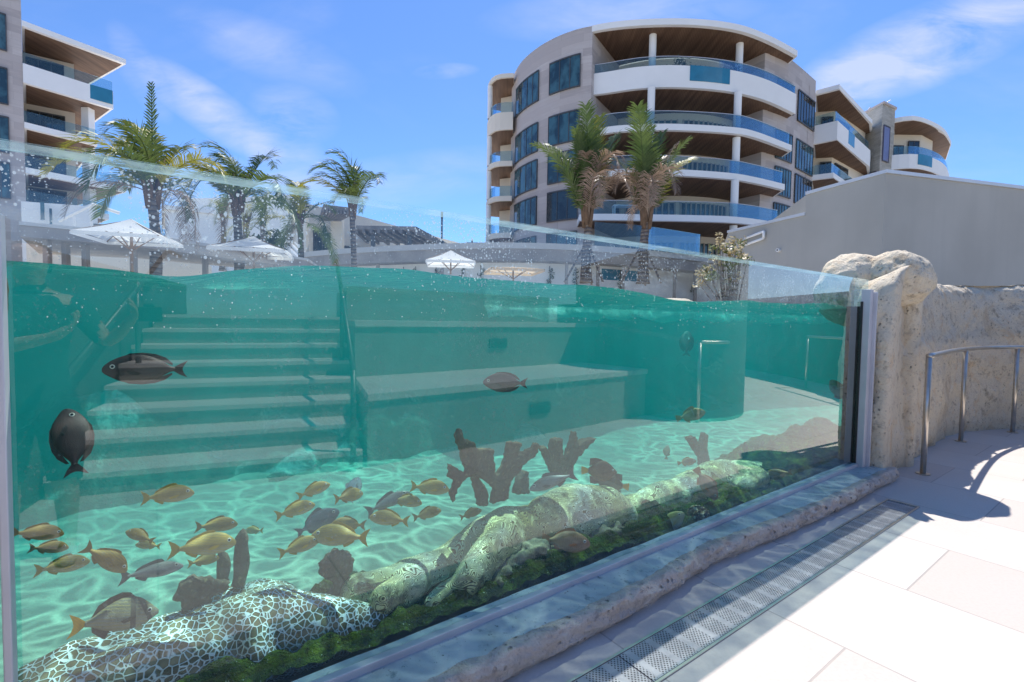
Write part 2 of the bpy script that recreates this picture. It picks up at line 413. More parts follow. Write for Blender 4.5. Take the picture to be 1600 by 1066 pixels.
# sand bed of the tank
def sandz(s, n):
    return -.09 + .06 * noise.noise(Vector((s * .9, n * .9, 3))) + .05 * max(0, n - 3.0) * .5 + .012 * noise.noise(Vector((s * 6, n * 6, 1)))
m = MB(); m.grid(lambda u, v: G(-4 + 15 * u, 1.66 + 6.4 * v, sandz(-4 + 15 * u, 1.66 + 6.4 * v)), 120, 60)
tag(m.build('sand_bed', M['sand'], smooth=True), kind='structure')
# water body: waves on top, flat sides
WZ = 1.455; WN0, WN1, WS0, WS1 = 1.703, 5.3, -3.9, 10.8
def wavez(s, n):
    a = .024 * math.sin(2.1 * s + .5 - .9 * n) * math.exp(-max(0, s - 2.6) * .7) + .010 * math.sin(4.9 * s - 1.4 * n + 1.1)
    a += .016 * noise.noise(Vector((s * 1.3, n * 2.2, .4))) + .006 * noise.noise(Vector((s * 5, n * 7, 2.4)))
    if n < 2.6: a += .012 * math.exp(-((s - .28) / .22) ** 2) - .018 * math.exp(-((s - .05) / .12) ** 2)
    return WZ + a
nu, nv = 520, 150
def warp(v): return v ** 1.9
m = MB(); m.grid(lambda u, v: G(WS0 + (WS1 - WS0) * u, WN0 + (WN1 - WN0) * warp(v), wavez(WS0 + (WS1 - WS0) * u, WN0 + (WN1 - WN0) * warp(v))), nu, nv)
nt = len(m.v)
ring = [j for j in range(nu + 1)] + [(j + 1) * (nu + 1) - 1 for j in range(1, nv + 1)] + [nv * (nu + 1) + j for j in range(nu - 1, -1, -1)] + [j * (nu + 1) for j in range(nv - 1, 0, -1)]
bot = []
for r in ring:
    x, y, _ = m.v[r]; m.v.append((x, y, -.5)); bot.append(len(m.v) - 1)
for k in range(len(ring)):
    a, b = ring[k], ring[(k + 1) % len(ring)]; m.f.append((b, a, bot[k], bot[(k + 1) % len(ring)])); m.m.append(0)
m.f.append(tuple(bot[::-1])); m.m.append(0)
wobj = tag(m.build('water', M['water'], smooth=False), kind='structure')

# ================================================================== the acrylic window
S0, S1 = -.275, 4.80
win = empty('aquarium_window', G(2, DG, .1), 'long thick clear acrylic window of the saltwater tank, sprayed with droplets along its upper edge', 'aquarium window')
def loc(o): o.matrix_parent_inverse = o.parent.matrix_basis.inverted(); return o
ZB, ZT = .10, 1.690
m = MB(); m.add([G(S0 - .05, DG, ZB), G(S1 + .14, DG, ZB), G(S1 + .14, DG, ZT), G(S0 - .05, DG, ZT)], [(0, 1, 2, 3)])
m.mi = 1; m.add([G(S0 - .05, DG + .1, ZB), G(S1 + .14, DG + .1, ZB), G(S1 + .14, DG + .1, ZT), G(S0 - .05, DG + .1, ZT)], [(3, 2, 1, 0)])
loc(m.build('acrylic_pane', [M['acrylic'], M['acrylic_in']], win))
def zrag(s): return 0.0
m = MB()
m.add([G(S0 - .05, DG + .001, ZT), G(S1 + .14, DG + .001, ZT), G(S1 + .14, DG + .099, ZT), G(S0 - .05, DG + .099, ZT)], [(0, 1, 2, 3)])
for a in (DG, DG + .1 - .006):
    m.add([G(S0 - .05, a, ZT + .001), G(S1 + .14, a, ZT + .001), G(S1 + .14, a + .006, ZT + .004), G(S0 - .05, a + .006, ZT + .004)], [(0, 1, 2, 3)])
m.add([G(S1 + .14, DG, ZT), G(S1 + .14, DG, 1.45), G(S1 + .14, DG + .1, 1.45), G(S1 + .14, DG + .1, ZT)], [(0, 1, 2, 3)])
loc(m.build('polished_edge', M['acrylic_edge'], win))
def bar_sn(m, s0, s1, n0, n1, z0, z1): m.prism([G(s0, n0), G(s1, n0), G(s1, n1), G(s0, n1)], z0, z1)
m = MB(); bar_sn(m, S0 - .02, S1, DG - .035, DG - .002, .102, .134); loc(m.build('sill_channel', M['alu'], win, bevel=.004))
m = MB(); bar_sn(m, S1 - .012, S1 + .05, DG - .07, DG - .002, .06, 1.60); bar_sn(m, S1 + .052, S1 + .075, DG - .095, DG - .03, .06, 1.58)
loc(m.build('side_channel', M['alu'], win, bevel=.004))
m = MB(); bar_sn(m, S0 - .012, S0 + .004, DG - .05, DG - .002, .135, 1.52); loc(m.build('side_channel', M['alu'], win, bevel=.003))
m = MB(); bar_sn(m, S1 - .02, S1 - .012, DG - .02, DG - .002, .135, 1.5); loc(m.build('gasket', M['gasket'], win))

# ---- sill: blue-grey slab with a rough rock edge
sill = empty('window_sill', G(2, 1.5, 0), 'low blue-grey concrete sill with rough tan rock edge along the foot of the acrylic window', 'sill')
def sill_n(s):
    return 1.385 + .022 * noise.noise(Vector((s * .6, 0, 5))) + .014 * noise.noise(Vector((s * 2.3, 1, 5))) + .05 * math.exp(-((s - 2.4) / .5) ** 2)
def sillslab(u, v):
    s = -.9 + (S1 + .16 + .9) * u; n = 1.66 + (sill_n(s) + .012 - 1.66) * v
    return G(s, n, .112 + .005 * noise.noise(Vector((s * 5, n * 9, 2))) - .012 * v)
m = MB(); m.grid(sillslab, 160, 14); loc(m.build('sill_slab', M['sill'], sill, smooth=True))
def silledge(u, v):
    s = -.9 + (S1 + .25 + .9) * u; n0 = sill_n(s)
    prof = [(.05, .098), (.018, .106), (-.004, .106), (-.018, .098), (-.026, .078), (-.030, .05), (-.024, .025), (-.008, .006), (.0, -.03)]
    k = v * (len(prof) - 1); i = min(int(k), len(prof) - 2); f = k - i
    a, z = [prof[i][j] * (1 - f) + prof[i + 1][j] * f for j in (0, 1)]
    w = fbm((s * 9, z * 25, 3), 4); w2 = noise.noise(Vector((s * 30, z * 60, 1)))
    return G(s, n0 + a * 1.1 - .018 * w - .005 * w2, z + .008 * w)
m = MB(); m.grid(silledge, 620, 26); loc(m.build('rock_edging', M['rock_edge'], sill, smooth=True))

# ---- trench drain
drain = empty('trench_drain', G(2, 1.15, 0), 'long perforated metal drain cover set in the paving in front of the sill', 'drain')
m = MB()
for n0, n1 in ((1.055, 1.066), (1.238, 1.249)): bar_sn(m, -2.5, 4.42, n0, n1, -.03, .006)
bar_sn(m, 4.42, 4.432, 1.055, 1.249, -.03, .006)
loc(m.build('drain_frame', M['steel'], drain, bevel=.001))
k = -2.5
while k < 4.41:
    e = min(k + .985, 4.418)
    m = MB(); bar_sn(m, k + .003, e - .003, 1.068, 1.236, -.02, .0045 + R.uniform(-.0008, .0008)); loc(m.build('grate', M['grate'], drain, bevel=.001)); k += .985

# ================================================================== rock walls
def rock_wall(name, foot, thick, tops, seed, mat, label, amp=.06, nu=220, nv=90, z0=-.06, lean=.12, start=None):
    """closed ridge of sprayed rock following a plan polyline (the face's foot); tops = heights per point"""
    P = [Vector((p[0], p[1], 0)) for p in foot]; L = [0]; TH = list(thick) if isinstance(thick, (list, tuple)) else [thick] * len(P)
    for a, b in zip(P, P[1:]): L.append(L[-1] + (b - a).length)
    def interp(arr, u):
        d = u * L[-1]; i = max(j for j in range(len(L) - 1) if L[j] <= d + 1e-9)
        f = (d - L[i]) / (L[i + 1] - L[i]); f2 = f * f * (3 - 2 * f)
        return arr[i], arr[i + 1], f, f2
    def cr(u):
        d = u * L[-1]; i = max(j for j in range(len(L) - 1) if L[j] <= d + 1e-9); f = (d - L[i]) / (L[i + 1] - L[i])
        p0, p1, p2, p3 = P[max(i - 1, 0)], P[i], P[i + 1], P[min(i + 2, len(P) - 1)]
        return .5 * ((2 * p1) + (p2 - p0) * f + (2 * p0 - 5 * p1 + 4 * p2 - p3) * f * f + (3 * p1 - p0 - 3 * p2 + p3) * f ** 3)
    def fn(u, v):
        c = cr(u); t = (cr(min(u + .004, 1)) - cr(max(u - .004, 0))).normalized(); inn = Vector((-t.y, t.x, 0))
        if start is not None:
            w_ = max(0.0, min(1.0, (u * L[-1] - start[0]) / (start[1] - start[0]))); w_ = w_ * w_ * (3 - 2 * w_); inn = (T2 * (1 - w_) + inn * w_).normalized()
        a, b, f, f2 = interp(tops, u); H = a + (b - a) * f2
        t0_, t1_, _a, _b = interp(TH, u); thick = t0_ + (t1_ - t0_) * f2
        if v < .55: k = v / .55; off = min(lean, thick * .6) * k ** 2; z = z0 + (H * .86 - z0) * k
        elif v < .82:
            k = (v - .55) / .27; off = min(lean, thick * .6) + thick * .5 * (1 - math.cos(k * math.pi)); z = H * .86 + H * .14 * math.sin(k * math.pi)
        else: k = (v - .82) / .18; off = min(lean, thick * .6) + thick - .02 * k; z = H * .86 + (z0 - H * .86) * k
        p = c + inn * off + Vector((0, 0, z))
        q = p * 1.15 + Vector((seed, 0, 0))
        w = fbm(q, 2) * .9 + .34 * fbm(p * 4.2 + Vector((seed, 3, 1)), 4) + .10 * noise.noise(p * 17) + .06 * noise.noise(p * 38)
        rid = abs(noise.noise(p * 2.3 + Vector((seed * 2, 5, 0))))
        return p - inn * amp * (w - .6 * rid) * (1 if v < .69 else -.6) + Vector((0, 0, amp * .5 * w * (1 if .4 < v < .9 else 0)))
    m = MB(); m.grid(fn, nu, nv)
    m.f.append(tuple(j * (nu + 1) for j in range(nv + 1))); m.m.append(0); m.f.append(tuple(j * (nu + 1) + nu for j in range(nv, -1, -1))); m.m.append(0)
    o = m.build(name, mat, smooth=True); return tag(o, label, 'rock wall')
pA = G(S1 + .02, 1.60); pB = G(S1 + .10, 1.43)
foot = [tuple(G(S1 + .115, 1.69)[:2]), tuple(pB[:2]), (3.42, 4.32), (3.85, 4.63), (4.72, 5.38), (5.45, 5.92), (6.15, 6.2), (7.2, 6.25), (8.6, 6.1), (9.6, 5.9)]
tops = [1.72, 1.84, 1.92, 1.93, 1.87, 1.82, 1.86, 1.90, 1.86, 1.86]
rock_wall('rock_wall', foot, [.60, .62, .58, .42, .30, .28, .28, .28, .28, .28], tops, 3.7, M['rock'], 'tall sunlit-topped tan rock wall with steel handrail at the end of the aquarium window', amp=.07, start=(.4, 1.3), nu=420, nv=110)
# rock at the other end of the window
foot2 = [tuple(G(-2.6, .4)[:2]), tuple(G(-1.6, .95)[:2]), tuple(G(-.9, 1.36)[:2]), tuple(G(S0 - .05, 1.53)[:2]), tuple(G(S0 - .16, 1.66)[:2])]
rock_wall('rock_pillar', foot2, .55, [1.7, 1.75, 1.72, 1.64, 1.62], 9.1, M['rock'], 'narrow pale rock pier beside the near end of the acrylic window', amp=.03, nu=200, nv=70, lean=.03)

# lump of moss-grown rock rising inside the tank at each end, pale above the water
def boulder(name, c, rx, mats, seed, amp, label, cat='rock', k=4, split=None):
    bm = bmesh.new(); bmesh.ops.create_icosphere(bm, subdivisions=k + 1, radius=1)
    for v in bm.verts:
        p = Vector((v.co.x * rx[0], v.co.y * rx[1], v.co.z * rx[2]))
        p = T2 * p.x + N2 * p.y + Vector((0, 0, p.z))
        nn = v.co.normalized()
        w = fbm(p * 2.1 + Vector((seed, 0, 0)), 4) + .35 * fbm(p * 8 + Vector((0, seed, 0)), 3)
        v.co = p + nn * amp * w
    me = bpy.data.meshes.new(name); bm.to_mesh(me); bm.free()
    me.materials.append(mats[0])
    if len(mats) > 1:
        me.materials.append(mats[1])
        for pl in me.polygons: pl.material_index = 1 if (pl.center.z + c.z) < split + .03 * noise.noise(pl.center * 6) else 0
    me.polygons.foreach_set('use_smooth', [True] * len(me.polygons))
    o = bpy.data.objects.new(name, me); COL.objects.link(o); o.location = c
    return tag(o, label, cat)
boulder('boulder', G(-.475, 1.90, 1.36), (.13, .15, .30), [M['rock'], M['mossrock']], 2, .05, 'pale rock lump with mossy underside inside the tank behind the near window end', split=1.46)
boulder('boulder', G(5.55, 1.92, 1.66), [.45, .31, .35], [M['rock']], 5, .05, 'pale rounded boulder seen through the top corner of the acrylic window', k=5)
boulder('boulder', at(1396, 440, 4.62), [.33, .30, .27], [M['rock']], 15, .06, 'tan rounded rock hump topping the wall right beside the window frame', k=5)
M['seal'] = plain('dark_brown_seal', (.022, .018, .012), .8, 0, .5, 9, .01, 20)
m = MB(); bar_sn(m, S1 - .004, S1 + .11, DG + .004, DG + .104, .11, 1.46); loc(m.build('end_seal', M['seal'], win))
m = MB()
def rim(u, v):
    s = 3.0 + 8.5 * u; a = v * math.pi
    w = fbm((s * 2.2, v * 3, 8), 4)
    n = 5.2 - .5 * math.cos(a) * 1.3 + .5 * noise.noise(Vector((s * .8, 2, 2))) - .10 * max(0, s - 6); z = 1.33 + (.30 + .10 * noise.noise(Vector((s * 1.4, 0, 7)))) * math.sin(a) + .05 * w
    return G(s, n, z)
m.grid(rim, 200, 26)
tag(m.build('rock_rim', M['rock'], smooth=True), 'low pale rock rim along the far side of the tank just above the water', 'rock')
# rest of the tank: walls out of sight, and the rim deck round it
M['tankwall'] = plain('tank_wall_grey_green', (.08, .12, .11), .8, 0, .25, 1.5, .02, 6)
m = MB()
m.strip([G(-4, 1.75), G(-4, 5.4)], [G(-4.3, 1.75), G(-4.3, 5.7)], -.6, 1.50)
m.strip([G(-4, 5.4), G(11, 5.4)], [G(-4.3, 5.7), G(11.3, 5.7)], -.6, 1.495)
m.strip([G(11, 5.4), G(11, 1.75)], [G(11.3, 5.7), G(11.3, 1.75)], -.6, 1.50)
tag(m.build('tank_wall', M['tankwall']), 'submerged grey green wall enclosing the far side of the tank', 'tank wall')

# ================================================================== steel handrail on the rock wall
hr = empty('handrail', (3.6, 4.3, 0), 'brushed steel handrail standing on paving in front of the rock wall', 'handrail')
posts = [gz(1442, 741), gz(1501, 690), gz(1582, 676)]; posts += [Vector((7.6, 5.75, 0)), Vector((9.4, 5.3, 0))]
posts = [Vector((p.x, p.y, 0)) for p in posts]
HZ = [1.03, 1.04, 1.05, 1.05, 1.05]
for p, h in zip(posts, HZ):
    mb = MB(); mb.tube([p + Vector((0, 0, .0)), p + Vector((0, 0, h))], .022, 14); o = loc(mb.build('post', M['steel'], hr, smooth=True))
    mb = MB(); mb.tube([p + Vector((0, 0, .001)), p + Vector((0, 0, .010))], .052, 20); q = mb.build('base_plate', M['steel'], o, smooth=False); q.matrix_parent_inverse = o.matrix_basis.inverted() @ hr.matrix_basis.inverted() if False else Matrix.Identity(4)
def smooth_path(pts, k=8):
    out = []
    for i in range(len(pts) - 1):
        p0, p1, p2, p3 = pts[max(i - 1, 0)], pts[i], pts[i + 1], pts[min(i + 2, len(pts) - 1)]
        for j in range(k):
            f = j / k; out.append(.5 * ((2 * p1) + (p2 - p0) * f + (2 * p0 - 5 * p1 + 4 * p2 - p3) * f * f + (3 * p1 - p0 - 3 * p2 + p3) * f ** 3))
    return out + [pts[-1]]
tp = [p + Vector((0, 0, h + .012)) for p, h in zip(posts, HZ)]
mb = MB(); mb.tube(smooth_path(tp), .024, 14); loc(mb.build('top_rail', M['steel'], hr, smooth=True))

# ================================================================== the sunken court behind the camera (it shows as reflections in the window)
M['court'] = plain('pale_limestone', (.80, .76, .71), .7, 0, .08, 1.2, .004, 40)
M['riser'] = plain('shaded_limestone_riser', (.36, .34, .31), .75, 0, .08, 1.5, .004, 40)  # shade of the riser faces put into a darker copy of the limestone
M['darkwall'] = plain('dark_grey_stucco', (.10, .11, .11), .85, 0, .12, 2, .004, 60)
UA = rad(-22.5); UV = Vector((math.sin(UA), math.cos(UA), 0)); VV = Vector((math.cos(UA), -math.sin(UA), 0))
base = gz(330, 757)
def st(v_, u_, z=0.0): return mir(base + VV * v_ + UV * u_ + Vector((0, 0, z)))
stairs = empty('stairs', st(0, 0), 'flight of eight pale limestone steps facing the window, seen mirrored in it', 'stairs')
RISE, RUN = .163, .37
for k in range(8):
    mb = MB(); u0 = k * RUN
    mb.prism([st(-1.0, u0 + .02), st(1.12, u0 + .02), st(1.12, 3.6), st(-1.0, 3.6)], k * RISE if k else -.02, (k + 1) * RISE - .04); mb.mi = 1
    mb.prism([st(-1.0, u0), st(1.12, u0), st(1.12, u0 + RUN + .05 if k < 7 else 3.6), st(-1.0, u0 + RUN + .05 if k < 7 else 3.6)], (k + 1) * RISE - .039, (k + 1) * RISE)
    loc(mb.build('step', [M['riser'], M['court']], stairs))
TS = Vector((-1.25, 4.15, 0)); VT = Vector((math.sin(rad(50)), math.cos(rad(50)), 0)); UT = Vector((-VT.y, VT.x, 0))
def tt(v_, u_, left=False): return mir(TS + UV * (u_ / UV.dot(UT)) + VT * .03) if left else mir(TS + VT * v_ + UT * u_)
ter = empty('terrace_seating', tt(2, 1), 'two deep pale limestone seating terraces beside the steps, seen mirrored in the window', 'terrace')
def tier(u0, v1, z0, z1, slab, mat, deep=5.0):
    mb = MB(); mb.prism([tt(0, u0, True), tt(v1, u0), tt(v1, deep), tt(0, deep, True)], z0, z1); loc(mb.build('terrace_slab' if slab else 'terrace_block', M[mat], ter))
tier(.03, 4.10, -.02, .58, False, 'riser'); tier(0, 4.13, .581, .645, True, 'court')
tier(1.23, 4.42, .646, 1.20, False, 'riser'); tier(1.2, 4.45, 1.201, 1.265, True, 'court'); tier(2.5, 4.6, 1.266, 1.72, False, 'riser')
M['lampface'] = plain('dark_step_light_grille', (.12, .13, .13), .5, .3, .1, 8)
for v_, uu, zz in ((2.41, 1.22, .98), (2.08, .02, .31)):
    # a low louvred step light let into each riser
    mb = MB()
    mb.prism([tt(v_ - .15, uu - .014), tt(v_ + .15, uu - .014), tt(v_ + .15, uu + .03), tt(v_ - .15, uu + .03)], zz - .065, zz + .065)
    for q in range(3): mb.prism([tt(v_ - .12, uu - .022), tt(v_ + .12, uu - .022), tt(v_ + .12, uu - .010), tt(v_ - .12, uu - .010)], zz - .045 + q * .035, zz - .03 + q * .035)
    loc(mb.build('step_light', M['lampface'], ter))
M['railsteel'] = plain('shaded_steel_rail', (.16, .17, .17), .4, .5, .1, 8)  # steel darkened to carry the shade on the side facing the window
for side, v_ in ((0, -.86), (1, 1.04)):
    h = empty('stair_handrail', st(v_, 0), 'shade-darkened steel stair rail climbing beside the pale steps, %s' % ('next to the terraces' if side else 'on the side away from the terraces'), 'handrail')
    mb = MB(); mb.tube([st(v_, -.02, 0), st(v_, -.02, .86)], .024, 10); loc(mb.build('post', M['railsteel'], h, smooth=True))
    mb = MB(); mb.tube([st(v_, 1.55, 4 * RISE), st(v_, 1.55, 1.62)], .024, 10); loc(mb.build('post', M['railsteel'], h, smooth=True))
    mb = MB(); mb.tube([st(v_, -.02, .86), st(v_, 2.7, .86 + 2.72 * RISE / RUN), st(v_, 3.3, .86 + 2.72 * RISE / RUN)], .024, 10); loc(mb.build('top_rail', M['railsteel'], h, smooth=True))
def inset_(P, d):
    out = []
    for i, p in enumerate(P):
        t = (P[min(i + 1, len(P) - 1)] - P[max(i - 1, 0)]).normalized(); out.append(p + Vector((-t.y, t.x, 0)) * d)
    return out
# dark curved wall past the terraces and low wall on the other side
def curve_wall(name, pts, h, mat, label, thick=.3):
    P = smooth_path([mir(Vector((p[0], p[1], 0))) for p in pts], 10)
    inn = []
    for i, p in enumerate(P):
        t = (P[min(i + 1, len(P) - 1)] - P[max(i - 1, 0)]).normalized(); inn.append(p + Vector((-t.y, t.x, 0)) * thick)
    mb = MB(); mb.strip(P, inn, -.02, h); return tag(mb.build(name, mat), label, 'wall')
curve_wall('curved_wall', [(1.50, 9.4), (1.72, 8.2), (2.0, 7.2), (2.44, 6.72), (2.95, 6.95), (3.45, 8.0), (4.1, 10.0), (5.5, 12.5)], 2.3, M['darkwall'], 'dark grey curved wall beyond the terraces, seen mirrored in the window')
mb = MB(); mb.prism([st(-3.2, -.3), st(-1.03, -.3), st(-1.03, 4.5), st(-3.2, 4.5)], -.02, 1.75); tag(mb.build('planter_wall', M['darkwall']), 'dark grey block wall flanking the steps, seen mirrored in the window', 'wall')
mb = MB(); P_ = [Vector((x, y, 0)) for x, y in ((9.3, 6.3), (13, 5.0), (17, 2.4), (19, -2))]; mb.strip(P_, inset_(P_, .4), -.02, 2.0); tag(mb.build('added_dark_wall', M['darkwall']), 'unseen dark wall added past the rock wall to darken its reflection', 'wall')  # unseen wall, added to keep the window's reflection past the rock dark
cr = empty('curved_handrail', mir(Vector((2.6, 6.4, 0))), 'short curved steel handrail round the end of the dark wall, seen mirrored in the window', 'handrail')
cp = [mir(Vector((x, y, 0))) for x, y in ((2.446, 6.36), (2.85, 6.48), (3.22, 7.2))]
for p in (cp[0], cp[2]):
    mb = MB(); mb.tube([p, p + Vector((0, 0, 1.04))], .024, 10); loc(mb.build('post', M['steel'], cr, smooth=True))
mb = MB(); mb.tube([p + Vector((0, 0, 1.05)) for p in smooth_path(cp)], .024, 10); loc(mb.build('top_rail', M['steel'], cr, smooth=True))
# raised terrace ground behind the court
mb = MB(); mb.prism([st(-30, 3.62), st(1.1, 3.62), st(1.1, 40), st(-30, 40)], .9, 8 * RISE - .004); tag(mb.build('upper_terrace', M['court']), kind='structure')
# ================================================================== reef
def mat_moss():
    t = NT('algae_covered_ledge'); v = t.pos(); f = t.noise(v, 4, 7, .7, .8); g = t.noise(v, 26, 6, .7); k = t.noise(v, 90, 3)
    c = t.ramp(f, [(.30, (.012, .010, .004)), (.46, (.05, .06, .008)), (.6, (.12, .17, .015)), (.74, (.26, .30, .06))])
    c = t.mix(t.ramp(g, [(.34, .8), (.5, 0)]), c, (.015, .012, .006))
    c = t.mix(t.ramp(k, [(.68, 0), (.74, .9)]), c, (.75, .78, .66))
    return t.surf(t.bsdf(c, .9, 0, .1, t.bump(t.math('ADD', t.math('MULTIPLY', g, 1.0), t.math('MULTIPLY', k, .4)), .05, 1.0)))
def mat_honey():
    t = NT('honeycomb_coral'); v = t.pos()
    wob = t.n('TexNoise', Vector=v, Scale=9.0, Detail=2.0)
    pp = t.n('VectorMath', {'operation': 'ADD'}, _0=v, _1=t.n('VectorMath', {'operation': 'SCALE'}, _0=wob.outputs['Color'], Scale=.03).outputs[0]).outputs[0]
    e = t.n('TexVoronoi', {'feature': 'DISTANCE_TO_EDGE'}, Vector=pp, Scale=50.0, Randomness=.9).outputs['Distance']
    w = t.ramp(e, [(.06, 1), (.12, 0)]); f = t.noise(v, 5, 4)
    cell = t.ramp(t.noise(v, 12, 4), [(.35, (.10, .075, .035)), (.65, (.24, .20, .11))])
    wall = t.ramp(f, [(.35, (.62, .66, .58)), (.55, (.82, .86, .88)), (.7, (.78, .80, .60))])
    fade = t.ramp(t.noise(v, 3.2, 3), [(.62, 0), (.8, .4)])
    c = t.mix(w, cell, wall); c = t.mix(fade, c, (.80, .84, .84))
    return t.surf(t.bsdf(c, .85, 0, .15, t.bump(t.math('MULTIPLY', w, 1.0), .012, .9)))
def mat_brain():
    t = NT('brain_coral'); v = t.pos()
    f = t.noise(v, 8.0, 1.2, .45, 1.4)
    a = t.math('SINE', t.math('MULTIPLY', f, 260.0))
    w = t.ramp(t.math('ADD', t.math('MULTIPLY', a, .5), .5), [(.12, 0), (.44, 1)]); g = t.noise(v, 4, 5, .6)
    lo = (.14, .12, .045); hi = t.ramp(g, [(.33, (.74, .63, .22)), (.5, (.90, .84, .46)), (.66, (.95, .93, .74))])
    c = t.mix(w, lo, hi)
    dark = t.ramp(t.noise(v, 7, 6, .7), [(.34, .8), (.46, 0)])
    c = t.mix(dark, c, (.10, .09, .05))
    return t.surf(t.bsdf(c, .85, 0, .15, t.bump(w, .010, .9)))
def mat_brownrock(name, a, b, cc):
    t = NT(name); v = t.pos(); f = t.noise(v, 7, 7, .7, .5); g = t.noise(v, 45, 4)
    c = t.ramp(f, [(.3, a), (.5, b), (.7, cc)])
    c = t.mix(t.ramp(g, [(.60, 0), (.72, .5)]), c, (.45, .36, .18))
    return t.surf(t.bsdf(c, .9, 0, .1, t.bump(t.math('ADD', f, t.math('MULTIPLY', g, .5)), .02, .9)))
M['moss'] = mat_moss(); M['honey'] = mat_honey(); M['brain'] = mat_brain()
M['elk'] = mat_brownrock('brown_branching_coral', (.055, .038, .028), (.11, .08, .055), (.17, .12, .06))
M['tan_rock'] = mat_brownrock('tan_reef_rock', (.10, .08, .05), (.24, .20, .13), (.38, .33, .22))
def ledge(u, v):
    s = -.8 + 6.4 * u; n = 1.708 + .85 * v ** 1.25; k = (n - 1.708)
    z = .085 + .11 * fbm((s * 2.0, n * 3, 3), 4) * min(1, .4 + k * 5) + .05 * noise.noise(Vector((s * 9, n * 9, 4))) * min(1, k * 6) + .02 * noise.noise(Vector((s * 25, n * 25, 4)))
    z += .055 * math.exp(-((k - .06) / .05) ** 2) + .05 * math.exp(-((k - .18) / .14) ** 2) - .5 * max(0, k - .42)
    z -= .15 * math.exp(-((s - 2.62) / .34) ** 2) * math.exp(-(k / .13) ** 2) + .08 * math.exp(-((s - 3.75) / .25) ** 2) * math.exp(-(k / .10) ** 2)
    if s > 3.9: z += .25 * (s - 3.9) * min(1, k * 4) * (1 if s < 4.9 else .4)
    return G(s, n, max(z, -.3))
m = MB(); m.grid(ledge, 420, 60)
tag(m.build('reef_ledge', M['moss'], smooth=True), 'dark green algae covered rock ledge along the foot of the window inside the tank', 'reef ledge')
TEX = bpy.data.textures.new('lumpy', 'CLOUDS'); TEX.noise_scale = .06; TEX.noise_depth = 4
TEX2 = bpy.data.textures.new('knobbly', 'CLOUDS'); TEX2.noise_scale = .022; TEX2.noise_depth = 3
def lumps(name, specs, mat, label, cat, vox=.012, amp=.018, seed=0, soft=22, rough=.012):
    """one body grown from overlapping rounded lumps (voxel remeshed into a single skin)"""
    m = MB()
    for (c, r, rz) in specs:
        bm = bmesh.new(); bmesh.ops.create_icosphere(bm, subdivisions=4, radius=1)
        Mz = Matrix.Rotation(rz, 3, 'Z'); vs_ = []
        for v in bm.verts:
            p = Mz @ Vector((v.co.x * r[0], v.co.y * r[1], v.co.z * r[2])); p = T2 * p.x + N2 * p.y + Vector((0, 0, p.z))
            q = c + p; w = fbm(q * 5 + Vector((seed, 0, 0)), 3)
            vs_.append(q + v.co.normalized() * amp * w)
        bm.verts.index_update(); m.add(vs_, [tuple(x.index for x in f.verts) for f in bm.faces]); bm.free()
    o = m.build(name, mat, smooth=True)
    r_ = o.modifiers.new('skin', 'REMESH'); r_.mode = 'VOXEL'; r_.voxel_size = vox; r_.use_smooth_shade = True
    s_ = o.modifiers.new('soften', 'SMOOTH'); s_.iterations = soft; s_.factor = .5
    if rough:
        d_ = o.modifiers.new('rough', 'DISPLACE'); d_.texture = TEX; d_.texture_coords = 'GLOBAL'; d_.strength = rough
    return tag(o, label, cat)
def PT(x, y, n, dz=0.0): p = gl(x, y, n); p.z += dz; return p
def ell(x, ytop, n, r, rz=0.0): return (PT(x, ytop, n, -r[2]), r, rz)
def chain(*nodes):
    """rounded limb: overlapping lumps along (x, y of its top edge, n, half width, half height)"""
    out = []
    for (x0, y0, n0, r0, h0), (x1, y1, n1, r1, h1) in zip(nodes, nodes[1:]):
        p0, p1 = PT(x0, y0, n0, -h0), PT(x1, y1, n1, -h1); k = max(3, int((p1 - p0).length / (.25 * min(r0, r1))))
        for i in range(k + 1):
            f = i / k; r = r0 + (r1 - r0) * f; out.append((p0.lerp(p1, f), (r, r, h0 + (h1 - h0) * f), 0.0))
    return out
lumps('honeycomb_coral', chain((40, 1046, 1.90, .10, .16), (110, 1005, 1.92, .12, .16), (200, 985, 1.94, .13, .16), (300, 955, 1.94, .13, .16), (420, 920, 1.93, .13, .17), (500, 930, 1.89, .11, .13), (585, 948, 1.83, .07, .07)) + chain((345, 918, 2.10, .08, .12), (405, 906, 2.08, .09, .12), (440, 912, 2.02, .08, .12)) + chain((385, 950, 1.86, .08, .12), (408, 1005, 1.79, .05, .08)) + chain((60, 1060, 1.84, .09, .12), (230, 1000, 1.85, .08, .12), (330, 985, 1.84, .06, .10)),
      M['honey'], 'large honeycomb coral mound with white cell walls in the nearest corner of the tank', 'coral', .010, .012, 1)
lumps('brain_coral', chain((560, 898, 1.97, .08, .10), (620, 882, 1.97, .10, .13), (680, 862, 1.98, .11, .15), (740, 822, 2.0, .11, .15), (790, 794, 2.02, .12, .16), (840, 790, 2.0, .11, .14)) + chain((790, 800, 1.96, .10, .14), (752, 845, 1.87, .075, .12), (728, 884, 1.80, .06, .09)) + chain((640, 885, 1.90, .07, .08), (600, 915, 1.83, .05, .06)) + chain((700, 905, 1.84, .045, .05), (672, 930, 1.79, .035, .04)),
      M['brain'], 'long yellowish brain coral ridge below the big branching coral', 'coral', .010, .014, 2)
lumps('brain_coral', chain((850, 775, 1.97, .11, .14), (895, 757, 1.99, .15, .18), (945, 760, 1.98, .14, .17), (975, 782, 1.95, .10, .13)) + chain((870, 790, 1.90, .08, .10), (880, 812, 1.85, .05, .07)),
      M['brain'], 'pale domed brain coral mound with fine winding grooves behind the grey snapper', 'coral', .010, .012, 3)
